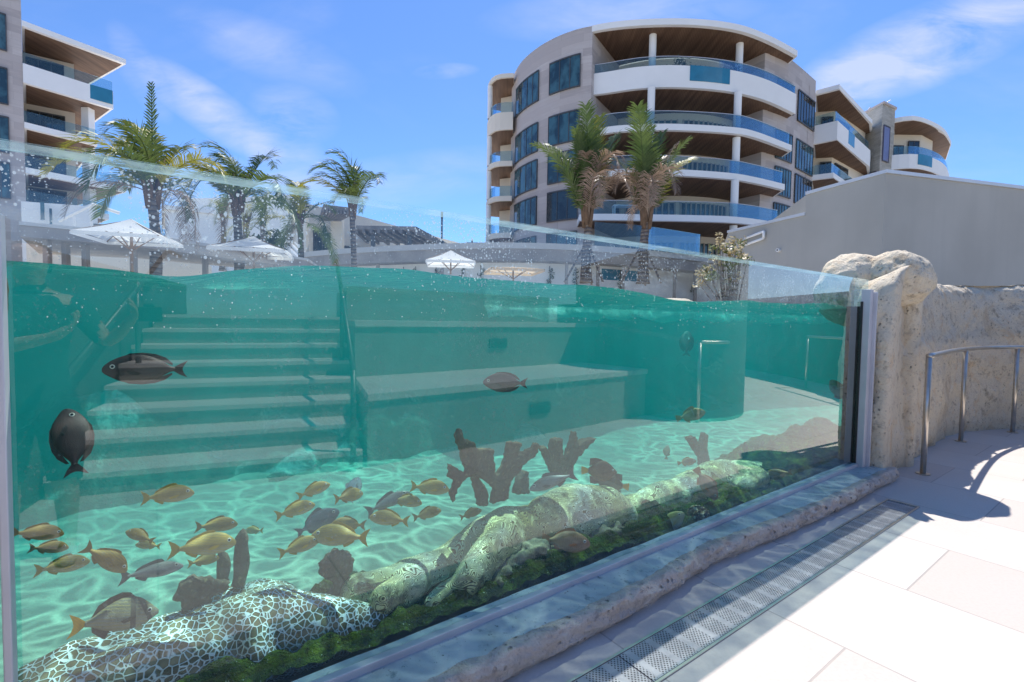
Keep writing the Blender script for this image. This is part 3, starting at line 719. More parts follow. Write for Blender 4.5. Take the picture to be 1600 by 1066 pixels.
lumps('brain_coral', chain((975, 780, 2.0, .09, .09), (1020, 762, 2.03, .11, .11), (1075, 740, 2.06, .14, .14), (1130, 718, 2.08, .16, .16), (1190, 722, 2.02, .14, .12), (1240, 732, 1.93, .10, .07)) + chain((1180, 728, 1.92, .10, .08), (1165, 752, 1.84, .06, .05)),
      M['brain'], 'low brain coral bank under the orange fish near the far end of the window', 'coral', .013, .02, 4)
lumps('reef_rock', [ell(790, 872, 1.83, (.16, .09, .10)), ell(835, 850, 1.84, (.18, .10, .11)), ell(885, 838, 1.85, (.20, .10, .11)), ell(940, 824, 1.84, (.22, .10, .11))],
      M['tan_rock'], 'brown rubble rock shelf beneath the brain corals', 'rock', .013, .03, 5, 4, .11)
lumps('reef_rock', [ell(1285, 655, 2.15, (.22, .2, .36)), ell(1262, 700, 2.0, (.25, .16, .16)), ell(1305, 690, 1.9, (.22, .14, .30))],
      M['mossrock'], 'dark mossy rock heap in the far corner of the tank', 'rock', .016, .05, 6, 6, .10)
# ---- branching corals: outlines with real thickness
def plate(mb, pts, n, thick=.035, bulge=.02):
    P = [gl(x, y, n) for x, y in pts]; k = len(P)
    c = sum(P, Vector()) / k
    yaw = .10
    def warp(p): return N2 * (yaw * (p - c).dot(T2) + .02 * math.sin(9 * (p - c).dot(T2)))
    f = [p + warp(p) - N2 * thick / 2 for p in P]; b = [p + warp(p) + N2 * thick / 2 for p in P]
    fs = [tuple(range(k))[::-1], tuple(range(k, 2 * k))] + [(i, (i + 1) % k, k + (i + 1) % k, k + i) for i in range(k)]
    mb.add(f + b, fs)
def coral_plate(name, outlines, label, mat='elk', thick=.04):
    mb = MB()
    for pts, n in outlines: plate(mb, pts, n, thick)
    o = mb.build(name, M[mat]); tri = o.modifiers.new('tri', 'TRIANGULATE')
    r_ = o.modifiers.new('skin', 'REMESH'); r_.mode = 'VOXEL'; r_.voxel_size = .009; r_.use_smooth_shade = True
    s_ = o.modifiers.new('soften', 'SMOOTH'); s_.iterations = 1; s_.factor = .5
    d_ = o.modifiers.new('rough', 'DISPLACE'); d_.texture = TEX2; d_.texture_coords = 'GLOBAL'; d_.strength = .022
    return tag(o, label, 'coral')
coral_plate('elkhorn_coral', [
    ([(769, 788), (775, 765), (748, 745), (735, 738), (712, 752), (700, 782), (697, 765), (704, 748), (694, 742), (710, 735), (716, 738), (706, 728), (693, 722), (695, 728), (694, 742), (712, 733), (728, 740), (716, 718), (714, 705), (711, 695), (708, 690), (706, 680), (708, 667), (715, 669), (718, 683), (737, 690), (741, 700), (772, 702), (772, 712), (776, 745), (782, 742), (794, 722), (799, 692), (822, 694), (812, 716), (834, 703), (842, 694), (848, 697), (840, 715), (822, 730), (806, 752), (800, 762), (800, 783)], 2.06),
    ([(735, 742), (720, 720), (728, 715), (745, 742), (765, 770), (762, 792), (748, 790)], 2.12)],
    'large dark brown branching elkhorn coral plate rising behind the brain coral ridge')
coral_plate('elkhorn_coral', [
    ([(858, 738), (850, 722), (838, 700), (843, 694), (853, 708), (858, 684), (872, 683), (874, 706), (870, 736), (880, 722), (892, 700), (901, 674), (905, 698), (918, 688), (936, 685), (925, 697), (905, 716), (890, 736), (878, 748), (862, 752)], 2.22),
    ([(800, 770), (806, 750), (816, 736), (823, 735), (826, 770)], 2.25)],
    'smaller forked brown elkhorn coral with knobbly arms above the grey snapper', thick=.06)
coral_plate('elkhorn_coral', [([(505, 935), (522, 915), (520, 908), (503, 900), (496, 892), (500, 886), (495, 880), (500, 874), (507, 875), (507, 866), (515, 866), (517, 859), (528, 858), (531, 866), (538, 858), (543, 866), (551, 866), (550, 874), (556, 876), (552, 884), (553, 893), (545, 895), (548, 920), (560, 935)], 2.0)],
    'small dark hand shaped coral with stubby fingers beside the end of the brain coral ridge', thick=.035)
coral_plate('elkhorn_coral', [([(282, 952), (284, 935), (266, 932), (278, 920), (280, 908), (290, 915), (289, 904), (300, 897), (310, 905), (318, 905), (325, 904), (338, 910), (362, 912), (345, 928), (325, 938), (322, 953)], 1.98)],
    'jagged dark brown coral scrap standing on the honeycomb coral', thick=.04)
def finger(mb, x0, y0, x1, y1, n, w):
    a, b = gl(x0, y0, n), gl(x1, y1, n); pts, rr = [], []
    for i in range(9):
        f = i / 8; pts.append(a.lerp(b, f) + T2 * .006 * math.sin(5 * f + x0)); rr.append(w * (1 + .12 * math.sin(9 * f + y0)) * (1 if i < 8 else .45))
    pts.append(pts[-1] + (b - a).normalized() * w * .4); rr.append(.003); mb.tube(pts, rr, 12)
mb = MB(); finger(mb, 350, 920, 345, 862, 2.10, .022); finger(mb, 371, 915, 382, 830, 2.08, .026)
tag(mb.build('finger_coral', M['elk'], smooth=True), 'pair of upright brown finger corals on the honeycomb coral', 'coral')
coral_plate('elkhorn_coral', [([(1095, 730), (1092, 715), (1078, 700), (1065, 682), (1076, 680), (1090, 698), (1096, 690), (1100, 676), (1108, 680), (1106, 700), (1112, 722), (1108, 734)], 2.3)],
    'small faint brown forked coral near the far end of the window', thick=.05)
mb = MB(); finger(mb, 1170, 735, 1164, 692, 2.2, .02); finger(mb, 1171, 735, 1177, 700, 2.2, .018); finger(mb, 1173, 735, 1192, 690, 2.2, .018); finger(mb, 1169, 735, 1156, 704, 2.2, .018)
tag(mb.build('finger_coral', M['elk'], smooth=True), 'cluster of four little brown finger corals on the far brain coral bank', 'coral')
mb = MB(); finger(mb, 1234, 735, 1230, 676, 2.1, .02)
tag(mb.build('finger_coral', M['elk'], smooth=True), 'single thin brown coral stake near the dark mossy rock heap', 'coral')
# spiny ball
bm = bmesh.new(); bmesh.ops.create_icosphere(bm, subdivisions=5, radius=.068)
for v in bm.verts: v.co += v.co.normalized() * .010 * (noise.noise(v.co * 70) + .6 * noise.noise(v.co * 160)); v.co.z *= .85
me = bpy.data.meshes.new('spiny_coral_ball'); bm.to_mesh(me); bm.free(); me.polygons.foreach_set('use_smooth', [True] * len(me.polygons))
def mat_ball():
    t = NT('brown_white_spiny_coral'); v = t.pos(kind='Object'); f = t.noise(v, 55, 3, .6)
    c = t.ramp(f, [(.35, (.05, .02, .008)), (.52, (.22, .10, .04)), (.62, (.75, .62, .42))])
    return t.surf(t.bsdf(c, .8, 0, .2, t.bump(f, .01, 1)))
me.materials.append(mat_ball()); o = bpy.data.objects.new('spiny_coral_ball', me); COL.objects.link(o); o.location = PT(1091, 805, 1.79)
tag(o, 'round brown and white spiny coral ball resting against the glass', 'coral')
# ================================================================== fish
def mat_fish(name, back, side, belly, stripe=None, bars=None, rough=.45, spots=None):
    t = NT(name); v = t.pos(kind='Object'); sp = t.n('SeparateXYZ', Vector=v).outputs
    zz = t.math('ADD', sp[2], t.math('MULTIPLY', t.math('SUBTRACT', t.noise(v, 6, 3), .5), .12))
    g = t.n('MapRange', _0=zz, _1=-.16, _2=.16).outputs[0]
    c = t.ramp(g, [(.12, belly), (.42, side), (.62, side), (.88, back)])
    if stripe:
        a = t.math('SINE', t.math('ADD', t.math('MULTIPLY', sp[2], 150.0), t.math('ADD', t.math('MULTIPLY', sp[0], 26.0), t.math('MULTIPLY', t.noise(v, 7, 2), 7.0))))
        c = t.mix(t.ramp(a, [(.3, 0), (.8, .55)]), c, stripe)
    for (x0, w, col, lean) in (bars or ()):
        d = t.math('ABSOLUTE', t.math('SUBTRACT', t.math('ADD', sp[0], t.math('MULTIPLY', sp[2], lean)), x0))
        c = t.mix(t.ramp(d, [(w * .8, 1), (w, 0)]), c, col)
    if spots: c = t.mix(t.ramp(t.noise(v, 22, 3), [(.5, 0), (.62, .6)]), c, spots)
    sc = t.n('TexVoronoi', Vector=v, Scale=85.0).outputs['Distance']
    c = t.mix(t.ramp(sc, [(.25, 0), (.6, .16)]), c, tuple(k * .5 for k in side))
    c = t.mix(t.math('MULTIPLY', t.n('ObjectInfo').outputs['Random'], .45), c, tuple(k * .55 for k in side)); c = t.mix(t.ramp(t.noise(v, 5, 4, .6), [(.52, 0), (.75, .45)]), c, tuple(k * .5 for k in back))
    return t.surf(t.bsdf(c, rough, .0, .22, t.bump(sc, .003, .3)))
def mat_fin(name, a, b):
    t = NT(name); v = t.pos(kind='Object', scale=(1, 1, 1)); f = t.n('TexWave', {'bands_direction': 'DIAGONAL'}, Vector=v, Scale=16.0, Distortion=2.0).outputs['Fac']
    c = t.mix(f, a, b); pr = t.bsdf(c, .5, 0, .4); tr = t.n('BsdfTranslucent', Color=tuple(a) + (1,))
    return t.surf(t.n('MixShader', _0=.4, _1=pr.outputs[0], _2=tr.outputs[0]))
M['eye_w'] = plain('fish_eye_silver', (.80, .76, .62), .2, 0, .05, 5); M['eye_b'] = plain('fish_eye_pupil', (.006, .006, .008), .1, 0, .05, 5)
def catm(pts, k=5):
    out = []
    for i in range(len(pts) - 1):
        p0, p1, p2, p3 = [Vector(q) for q in (pts[max(i - 1, 0)], pts[i], pts[i + 1], pts[min(i + 2, len(pts) - 1)])]
        for j in range(k):
            f = j / k; out.append(.5 * ((2 * p1) + (p2 - p0) * f + (2 * p0 - 5 * p1 + 4 * p2 - p3) * f * f + (3 * p1 - p0 - 3 * p2 + p3) * f ** 3))
    return out + [Vector(pts[-1])]
def make_fish(kind, name, label, body, fin, prof, width, tail, dorsal, anal, pect, eye, finx=None, tailmat=None):
    """unit-length fish along +x (snout at +.5). prof: (x, top, bottom)"""
    root = empty(name, (0, 0, 0), label, 'fish')
    P = catm([(a, b, c) for a, b, c in prof], 5); K = 16; vsx, fs = [], []
    xs0, xs1 = prof[0][0], prof[-1][0]
    for (x, tp, bt) in P:
        h, c = (tp - bt) / 2, (tp + bt) / 2; f = (x - xs0) / (xs1 - xs0)
        w = width * (math.sin(math.pi * min(1, max(.02, f)) ** .62) ** .8) * .5 + .006
        for j in range(K):
            a = 2 * math.pi * j / K; ca, sa = math.cos(a), math.sin(a)
            vsx.append((x, w * sa * (1 - .25 * abs(ca) ** 3), c + h * ca))
    n = len(P)
    for i in range(n - 1):
        for j in range(K): fs.append((i * K + j, (i + 1) * K + j, (i + 1) * K + (j + 1) % K, i * K + (j + 1) % K))
    fs += [tuple(range(K)), tuple(range((n - 1) * K, n * K))[::-1]]
    mb = MB(); mb.add(vsx, fs); mb.build('body', body, root, smooth=True)
    def blade(nm, poly, mat, y=0.0, t=.008, out=0.0):
        mb = MB(); k = len(poly)
        f = [(x, y + out * abs(x - poly[0][0]) - t / 2, z) for x, z in poly]; b = [(x, y + out * abs(x - poly[0][0]) + t / 2, z) for x, z in poly]
        mb.add(f + b, [tuple(range(k)), tuple(range(k, 2 * k))[::-1]] + [(i, k + i, k + (i + 1) % k, (i + 1) % k) for i in range(k)])
        mb.build(nm, mat, root)
    blade('tail_fin', tail, tailmat or fin); blade('dorsal_fin', dorsal, fin); blade('anal_fin', anal, fin)
    for sgn in (-1, 1): blade('pectoral_fin', pect, fin, sgn * width * .42, .005, sgn * .35)
    ex, ez, er = eye
    i = min(range(n), key=lambda q: abs(P[q][0] - ex)); f = (P[i][0] - xs0) / (xs1 - xs0)
    w = width * (math.sin(math.pi * min(1, max(.02, f)) ** .62) ** .8) * .5
    for sgn in (-1, 1):
        mb = MB(); mb.tube([(ex, sgn * (w * .80), ez), (ex, sgn * (w * .80 + .014), ez)], [er, er * .8], 14)
        mb.mi = 1; mb.tube([(ex + .002, sgn * (w * .80 + .013), ez), (ex + .002, sgn * (w * .80 + .019), ez)], [er * .58, er * .4], 12)
        mb.build('eye', [M['eye_w'], M['eye_b']], root)
    return root
GR = [(-.34, .035, -.035), (-.28, .045, -.045), (-.15, .11, -.095), (0, .178, -.148), (.15, .198, -.162), (.28, .175, -.148), (.38, .12, -.118), (.46, .048, -.08), (.5, .0, -.045)]
SU = [(-.34, .03, -.03), (-.28, .05, -.045), (-.16, .14, -.12), (0, .205, -.185), (.15, .215, -.20), (.28, .185, -.175), (.40, .12, -.115), (.47, .06, -.07), (.5, .01, -.035)]
PO = [(-.32, .04, -.04), (-.26, .06, -.055), (-.14, .15, -.12), (0, .225, -.165), (.13, .25, -.18), (.26, .215, -.17), (.37, .13, -.13), (.45, .05, -.08), (.5, .0, -.05)]
AN = [(-.30, .07, -.07), (-.24, .12, -.12), (-.1, .24, -.24), (.05, .29, -.29), (.2, .27, -.27), (.33, .18, -.18), (.43, .07, -.09), (.5, .0, -.035)]
SL = [(-.36, .022, -.022), (-.28, .035, -.035), (-.12, .09, -.08), (.05, .13, -.115), (.2, .135, -.12), (.34, .10, -.095), (.44, .05, -.065), (.5, .005, -.03)]
FORK = [(-.32, .03), (-.40, .10), (-.5, .155), (-.455, .06), (-.44, 0), (-.455, -.06), (-.5, -.15), (-.40, -.095), (-.32, -.03)]
FAN = [(-.30, .05), (-.40, .09), (-.49, .12), (-.5, 0), (-.49, -.12), (-.40, -.09), (-.30, -.05)]
CRES = [(-.32, .025), (-.40, .08), (-.5, .13), (-.45, .05), (-.435, 0), (-.45, -.05), (-.5, -.125), (-.40, -.08), (-.32, -.025)]
DOR = [(.20, .175), (.15, .235), (.08, .24), (.0, .22), (-.06, .195), (-.14, .165), (-.22, .115), (-.26, .05), (-.1, .10), (.05, .14)]
ANA = [(-.05, -.11), (-.09, -.175), (-.15, -.15), (-.24, -.09), (-.25, -.045), (-.12, -.08)]
PEC = [(.24, -.03), (.16, -.02), (.06, -.06), (.10, -.09), (.18, -.075)]
DOS = [(.30, .165), (.2, .225), (.05, .24), (-.1, .222), (-.22, .175), (-.31, .09), (-.31, .055), (-.22, .10), (-.1, .15), (.1, .19)]
ANS = [(x, -z * .92) for x, z in DOS]
def high(poly, k): return [(x, z * k) for x, z in poly]
fishmats = dict(
    grunt=(mat_fish('yellow_grunt_skin', (.38, .23, .05), (.54, .34, .10), (.56, .45, .27), (.66, .38, .03)), mat_fin('yellow_fin', (.70, .44, .02), (.55, .32, .02))),
    brown=(mat_fish('olive_grunt_skin', (.24, .13, .025), (.38, .22, .05), (.42, .30, .13), (.52, .29, .01)), mat_fin('amber_fin', (.42, .24, .01), (.28, .15, .01))),
    surgeon=(mat_fish('dark_surgeonfish_skin', (.045, .022, .021), (.080, .042, .038), (.09, .05, .045), None, None, .5), mat_fin('dark_fin', (.025, .014, .014), (.05, .028, .025))),
    pork=(mat_fish('porkfish_skin', (.10, .085, .04), (.46, .40, .28), (.50, .42, .26), (.55, .38, .06), [(.20, .035, (.02, .017, .012), .05), (.36, .035, (.02, .017, .012), .45)]), mat_fin('dark_olive_fin', (.06, .045, .02), (.035, .025, .015))),
    silver=(mat_fish('silver_snapper_skin', (.10, .10, .09), (.34, .32, .29), (.46, .42, .38), None, None, .35), mat_fin('grey_fin', (.20, .19, .17), (.13, .12, .11))),
    blue=(mat_fish('blue_grey_tang_skin', (.10, .15, .19), (.15, .21, .24), (.20, .25, .25), None, None, .45), mat_fin('blue_grey_fin', (.12, .17, .19), (.08, .12, .14))),
    angel=(mat_fish('brown_angelfish_skin', (.10, .06, .03), (.20, .12, .06), (.24, .14, .07), None, None, .5, (.12, .07, .04)), mat_fin('brown_fin', (.16, .09, .04), (.10, .06, .03))),
    butter=(mat_fish('pale_yellow_fish_skin', (.42, .34, .10), (.58, .52, .30), (.60, .52, .38), None, [(.10, .012, (.75, .75, .68), .15)]), mat_fin('pale_fin', (.50, .40, .22), (.40, .30, .15))),
    tan=(mat_fish('orange_tan_fish_skin', (.36, .20, .09), (.46, .28, .15), (.48, .32, .2), None), mat_fin('orange_fin', (.58, .22, .04), (.45, .18, .05))))
M['yellow_tail'] = mat_fin('bright_yellow_tail', (.85, .42, .01), (.70, .36, .01))
PROTO = dict(
    grunt=('yellow_grunt', GR, .15, FORK, DOR, ANA, None), brown=('olive_grunt', GR, .15, FORK, DOR, ANA, None),
    surgeon=('surgeonfish', SU, .13, CRES, DOS, ANS, None), pork=('porkfish', PO, .15, FORK, [(.22, .22), (.15, .30), (.05, .32), (-.08, .28), (-.2, .2), (-.27, .05), (-.1, .16), (.08, .225)], high(ANA, 1.35), 'yellow_tail'),
    silver=('silver_snapper', SL, .13, FORK, high(DOR, .82), high(ANA, .85), None), blue=('blue_tang', SU, .12, CRES, high(DOR, 1.2), high(ANA, 1.4), None),
    angel=('angelfish', AN, .13, FAN, [(.15, .27), (.05, .33), (-.1, .36), (-.25, .34), (-.27, .12), (-.1, .22)], [(.1, -.27), (.0, -.33), (-.12, -.36), (-.25, -.34), (-.27, -.12), (-.1, -.22)], 'yellow_tail'),
    butter=('pale_wrasse', SU, .13, FAN, high(DOR, 1.2), high(ANA, 1.4), None), tan=('orange_fish', SU, .14, FAN, high(DOR, 1.15), high(ANA, 1.35), None))
FISH = [  # x, y, length px, heading deg, kind, n, turn (deg towards/away), label
 (229, 577, 134, 180, 'surgeon', 1.90, 0, 'largest dark brown surgeonfish swimming level across the steps reflection'),
 (112, 690, 112, 103, 'surgeon', 1.88, 25, 'dark brown surgeonfish nosing steeply upward beside the near window edge'),
 (790, 598, 70, 178, 'surgeon', 1.95, 0, 'small dark surgeonfish swimming in front of the lower terrace reflection'),
 (1073, 537, 40, 88, 'surgeon', 3.3, 35, 'faint dark oval fish hovering far off before the curved wall reflection'),
 (262, 774, 84, 9, 'grunt', 1.95, 0, 'golden grunt swimming alone highest on the sandy side below the steps'),
 (58, 833, 90, 0, 'brown', 1.88, 5, 'olive gold grunt half cut by the near window frame'),
 (76, 856, 66, 3, 'brown', 1.98, 0, 'shadowy grunt just below the fish cut by the window frame'),
 (97, 884, 88, 14, 'grunt', 1.95, 0, 'yellow tailed grunt climbing behind the diving brown grunt'),
 (165, 873, 92, -28, 'brown', 1.86, 8, 'brownish amber grunt diving head down over the pale sand'),
 (219, 838, 52, 158, 'brown', 1.98, 10, 'small olive grunt turned back towards the near window edge'),
 (232, 852, 42, 175, 'grunt', 2.10, 0, 'pale little grunt tucked beneath the turned back olive grunt'),
 (338, 821, 68, 6, 'brown', 2.02, 0, 'small brownish grunt above the largest golden grunt'),
 (317, 853, 108, 9, 'grunt', 1.90, 0, 'largest golden grunt with open tail, in front of the finger corals'),
 (318, 876, 50, 14, 'brown', 2.05, 0, 'half hidden grunt directly under the largest golden grunt'),
 (490, 766, 54, 24, 'grunt', 2.02, 0, 'small golden grunt with dark head, uppermost of the middle shoal'),
 (461, 797, 64, 19, 'grunt', 2.00, 0, 'golden grunt climbing at the rear of the middle shoal'),
 (545, 775, 46, 14, 'brown', 2.05, 20, 'dusky gold grunt seen slightly from behind in the middle shoal'),
 (545, 820, 56, 178, 'brown', 2.04, 0, 'brown backed grunt partly behind the bright yellow grunt'),
 (532, 838, 92, 177, 'grunt', 1.92, 0, 'bright yellow grunt above the hand shaped coral'),
 (467, 854, 66, 21, 'grunt', 1.98, 0, 'golden grunt rising towards the bright yellow grunt from below'),
 (671, 762, 62, -4, 'grunt', 2.05, 0, 'golden grunt closest to the large elkhorn coral'),
 (609, 811, 64, 173, 'grunt', 1.98, 12, 'plump golden grunt with bright tail facing the middle shoal'),
 (634, 783, 52, -6, 'grunt', 2.10, 0, 'greyish gold grunt in front of the dark snapper'),
 (667, 803, 46, 16, 'brown', 2.10, 0, 'little dark grunt below the fish closest to the elkhorn coral'),
 (735, 803, 36, 20, 'brown', 2.15, 0, 'tiny dark grunt at the foot of the large elkhorn coral'),
 (397, 829, 30, 180, 'grunt', 2.5, 30, 'tiny faint yellow fish far behind the tall finger coral'),
 (496, 816, 74, 30, 'blue', 2.10, 0, 'pale blue grey tang behind the middle shoal'),
 (553, 765, 40, 75, 'blue', 2.2, 40, 'faint grey tang rising behind the dusky gold grunt'),
 (606, 785, 74, 26, 'silver', 2.14, 0, 'dark grey snapper behind the greyish gold grunt'),
 (237, 893, 102, 13, 'silver', 1.90, 0, 'silver snapper with dark back gliding over the pale sand'),
 (180, 966, 142, 13, 'pork', 1.82, 0, 'large striped porkfish with two black bars just above the honeycomb coral'),
 (864, 752, 78, 198, 'silver', 1.95, 0, 'grey snapper gliding down in front of the forked elkhorn coral'),
 (936, 736, 56, -2, 'angel', 2.02, 0, 'brown angelfish with bright yellow tail above the domed brain coral'),
 (958, 757, 50, 170, 'angel', 2.12, 0, 'dusky angelfish half hidden behind the domed brain coral'),
 (1045, 820, 62, 36, 'butter', 1.78, 0, 'pale yellow fish with white bar beside the spiny coral ball'),
 (884, 846, 76, -6, 'tan', 1.77, 0, 'orange tailed grey fish low against the glass under the brain coral'),
 (1103, 756, 56, -62, 'tan', 1.82, 0, 'pinkish orange fish heading down to the far brain coral bank'),
 (1079, 649, 48, 14, 'butter', 2.0, 10, 'yellow backed fish beside the mirrored curved handrail foot'),
 (1217, 740, 44, 186, 'brown', 1.79, 0, 'dark olive fish low near the far end of the window'),
 (1073, 722, 30, 8, 'tan', 2.1, 0, 'small faint orange fish over the far brain coral bank'),
 (1042, 707, 22, 80, 'tan', 2.5, 20, 'tiny upright pinkish fish far off over the sand'),
 (1311, 612, 46, 118, 'butter', 1.80, 20, 'yellowish fish upright in the far window corner'),
]
made = {}
for (x, y, L, hd, kind, n, turn, label) in FISH:
    nm, prof, wd, tl, dr, an, tm = PROTO[kind]
    if kind not in made:
        root = make_fish(kind, nm, label, fishmats[kind][0], fishmats[kind][1], prof, wd, tl, dr, an, PEC, (.385, .035 if kind not in ('pork',) else   .02, .034), None, M[tm] if tm else None); made[kind] = root
    else: root = copy_tree(made[kind])
    root['label'] = label; root['category'] = 'fish'
    root['group'] = {'grunt': 'shoal of yellow grunts', 'brown': 'shoal of yellow grunts', 'surgeon': 'dark surgeonfish'}.get(kind, 'other reef fish')
    p = gl(x, y, n); a = rad(hd); turn = turn + (R.uniform(-20, 20) if kind in ('grunt', 'brown') else 0)
    rt, up, fw = _r, _u, (p - CAM).normalized()
    rt = (rt - fw * rt.dot(fw)).normalized(); up = rt.cross(fw).normalized()
    hx = (rt * math.cos(a) + up * math.sin(a)); hx = (hx * math.cos(rad(turn)) + fw * math.sin(rad(turn))).normalized()
    flip = 1 if math.cos(a) >= 0 else -1
    zx = (-rt * math.sin(a) + up * math.cos(a)) * flip; zx = (zx - hx * zx.dot(hx)).normalized(); yx = zx.cross(hx)
    sc = L * (p - CAM).dot(_f) / FP / max(.4, math.cos(rad(turn)))
    ct = math.cos(math.atan2(x - 800, FP)); sc *= 1 - (1 - ct) * abs(math.cos(a))
    root.matrix_world = Matrix(((hx.x * sc, yx.x * sc, zx.x * sc, p.x), (hx.y * sc, yx.y * sc, zx.y * sc, p.y), (hx.z * sc, yx.z * sc, zx.z * sc, p.z), (0, 0, 0, 1)))
# bubbles and floating specks near the water line
mb = MB(); 
for k in range(520):
    s = R.uniform(-.25, 4.7); n = WN0 + .004 + R.random() ** 2 * .5; z = wavez(s, n) - R.random() ** 1.6 * .17 - .004; r = R.choice((.0012, .0016, .0022, .003)) * (1 + .12 * s)
    c = G(s, n, z)
    mb.add([c + Vector(d) * r for d in ((1, 0, 0), (-1, 0, 0), (0, 1, 0), (0, -1, 0), (0, 0, 1), (0, 0, -1))], [(0, 2, 4), (2, 1, 4), (1, 3, 4), (3, 0, 4), (2, 0, 5), (1, 2, 5), (3, 1, 5), (0, 3, 5)])
tag(mb.build('bubbles', plain('white_bubble', (.9, .95, .93), .3, 0, .02, 5), smooth=True), 'tiny white air bubbles drifting under the water surface by the glass', 'bubbles', kind='stuff')
# ================================================================== BACKGROUND
YREF = 210
def pl(x, y, z): p = gz(x, y, z); return (p.x, p.y)
def mat_stone(name='travertine_cladding', a=(.42, .37, .35), b=(.60, .54, .50), c3=(.50, .42, .38), H=.62, Wd=1.5):
    t = NT(name); g = t.n('NewGeometry').outputs['Position']
    s3 = t.n('SeparateXYZ', Vector=g).outputs
    u = t.math('ADD', t.math('MULTIPLY', s3[0], .83), t.math('MULTIPLY', s3[1], .55))
    v = t.n('CombineXYZ', X=u, Y=s3[2]).outputs[0]
    br = t.n('TexBrick', {'offset': .43}, Vector=v, Color1=a, Color2=b, Mortar=tuple(k * .82 for k in a), Scale=1.0, Mortar_Size=.006, Bias=0.0, Brick_Width=Wd, Row_Height=H)
    st = t.noise(t.n('Mapping', Vector=g, Scale=(.5, .5, 3.5)).outputs[0], 1.4, 5, .6, .4)
    c = t.mix(t.ramp(st, [(.35, 0), (.65, .6)]), br.outputs['Color'], c3)
    c = t.mix(t.ramp(st, [(.58, 0), (.75, .5)]), c, (.66, .61, .57))
    return t.surf(t.bsdf(c, .75, 0, .3))
M['stone'] = mat_stone(); M['stone_dark'] = mat_stone('rough_ledgestone', (.33, .31, .27), (.50, .47, .42), (.40, .37, .30), .22, .7)
M['white'] = plain('white_stucco', (.88, .86, .82), .8, 0, .03, .5)
M['cream'] = plain('cream_stucco', (.82, .73, .60), .8, 0, .04, .5)
def mat_soffit():
    t = NT('timber_soffit'); g = t.n('NewGeometry').outputs['Position']
    w = t.n('TexWave', {'bands_direction': 'X'}, Vector=t.n('Mapping', Vector=g, Rotation=(0, 0, .5)).outputs[0], Scale=1.6, Distortion=.3).outputs['Fac']
    n_ = t.noise(t.n('Mapping', Vector=g, Rotation=(0, 0, .5), Scale=(3, .2, 1)).outputs[0], 1.2, 5)
    c = t.ramp(n_, [(.35, (.12, .068, .042)), (.65, (.22, .13, .08))])
    return t.surf(t.bsdf(t.mix(t.ramp(w, [(.0, .5), (.12, 0)]), c, (.08, .04, .025)), .6, 0, .3))
M['soffit'] = mat_soffit()
def mat_pane(name, tint=(.05, .13, .15), dark=(.015, .04, .05)):
    t = NT(name); g = t.n('NewGeometry').outputs['Position']
    f = t.noise(t.n('Mapping', Vector=g, Scale=(1, 1, .7)).outputs[0], .9, 3)
    c = t.ramp(f, [(.42, dark), (.56, tint)])
    return t.surf(t.bsdf(c, .06, 0, .9))
M['pane'] = mat_pane('blue_tinted_window'); M['pane_dark'] = mat_pane('dark_window', (.02, .035, .04), (.006, .008, .010))
M['pane_violet'] = plain('violet_grey_window', (.16, .14, .24), .15, 0, .1, .5, spec=.8)
M['mullion'] = plain('bronze_mullion', (.10, .095, .095), .5, .3, .1, 2)
M['frame_pale'] = plain('pale_window_frame', (.46, .40, .34), .6, 0, .08, 2)
def mat_railglass():
    t = NT('balcony_glass'); tr = t.n('BsdfTransparent', Color=(.80, .90, .92)); gl_ = t.n('BsdfGlossy', Color=(.75, .9, 1), Roughness=.02)
    d = t.n('BsdfDiffuse', Color=(.22, .38, .44)); fr = t.n('Fresnel', IOR=1.5)
    a = t.n('MixShader', _0=.07, _1=tr.outputs[0], _2=d.outputs[0])
    return t.surf(t.n('MixShader', _0=t.math('MULTIPLY', fr.outputs[0], .75, clamp=True), _1=a.outputs[0], _2=gl_.outputs[0]))
M['railglass'] = mat_railglass()
M['blueglass'] = plain('blue_pool_glass', (.03, .20, .30), .08, 0, .15, .8, spec=.8)
def resamp(pts, n):
    P = smooth_path([Vector((p[0], p[1], 0)) for p in pts], 12) if len(pts) > 2 else [Vector((p[0], p[1], 0)) for p in pts]
    L = [0]
    for a, b in zip(P, P[1:]): L.append(L[-1] + (b - a).length)
    out = []
    for i in range(n + 1):
        d = L[-1] * i / n; j = max(q for q in range(len(L) - 1) if L[q] <= d + 1e-9); f = (d - L[j]) / max(1e-9, L[j + 1] - L[j]); out.append(P[j].lerp(P[j + 1], min(1, f)))
    return out
def inset(P, d):                        # move a plan line away from the camera side (left of travel) by d
    out = []
    for i, p in enumerate(P):
        t = (P[min(i + 1, len(P) - 1)] - P[max(i - 1, 0)]).normalized(); out.append(p + Vector((-t.y, t.x, 0)) * d)
    return out
def col_hit(P, x):                      # where the vertical plane through pixel column x meets a plan line
    r = ray(x, YREF); k = r.x / r.y
    for a, b in zip(P, P[1:]):
        fa, fb = a.x - k * a.y, b.x - k * b.y
        if fa * fb <= 0 and fa != fb: return a.lerp(b, fa / (fa - fb)), (b - a).normalized()
    ex = [(abs(q.x - k * q.y), i) for i, q in ((0, P[0]), (-1, P[-1]))]; i = min(ex)[1]; t = (P[1] - P[0]) if i == 0 else (P[-1] - P[-2])
    return P[i].copy(), t.normalized()
def sub_line(P, x0, x1, n=6):
    return [col_hit(P, x0 + (x1 - x0) * i / n)[0] for i in range(n + 1)]
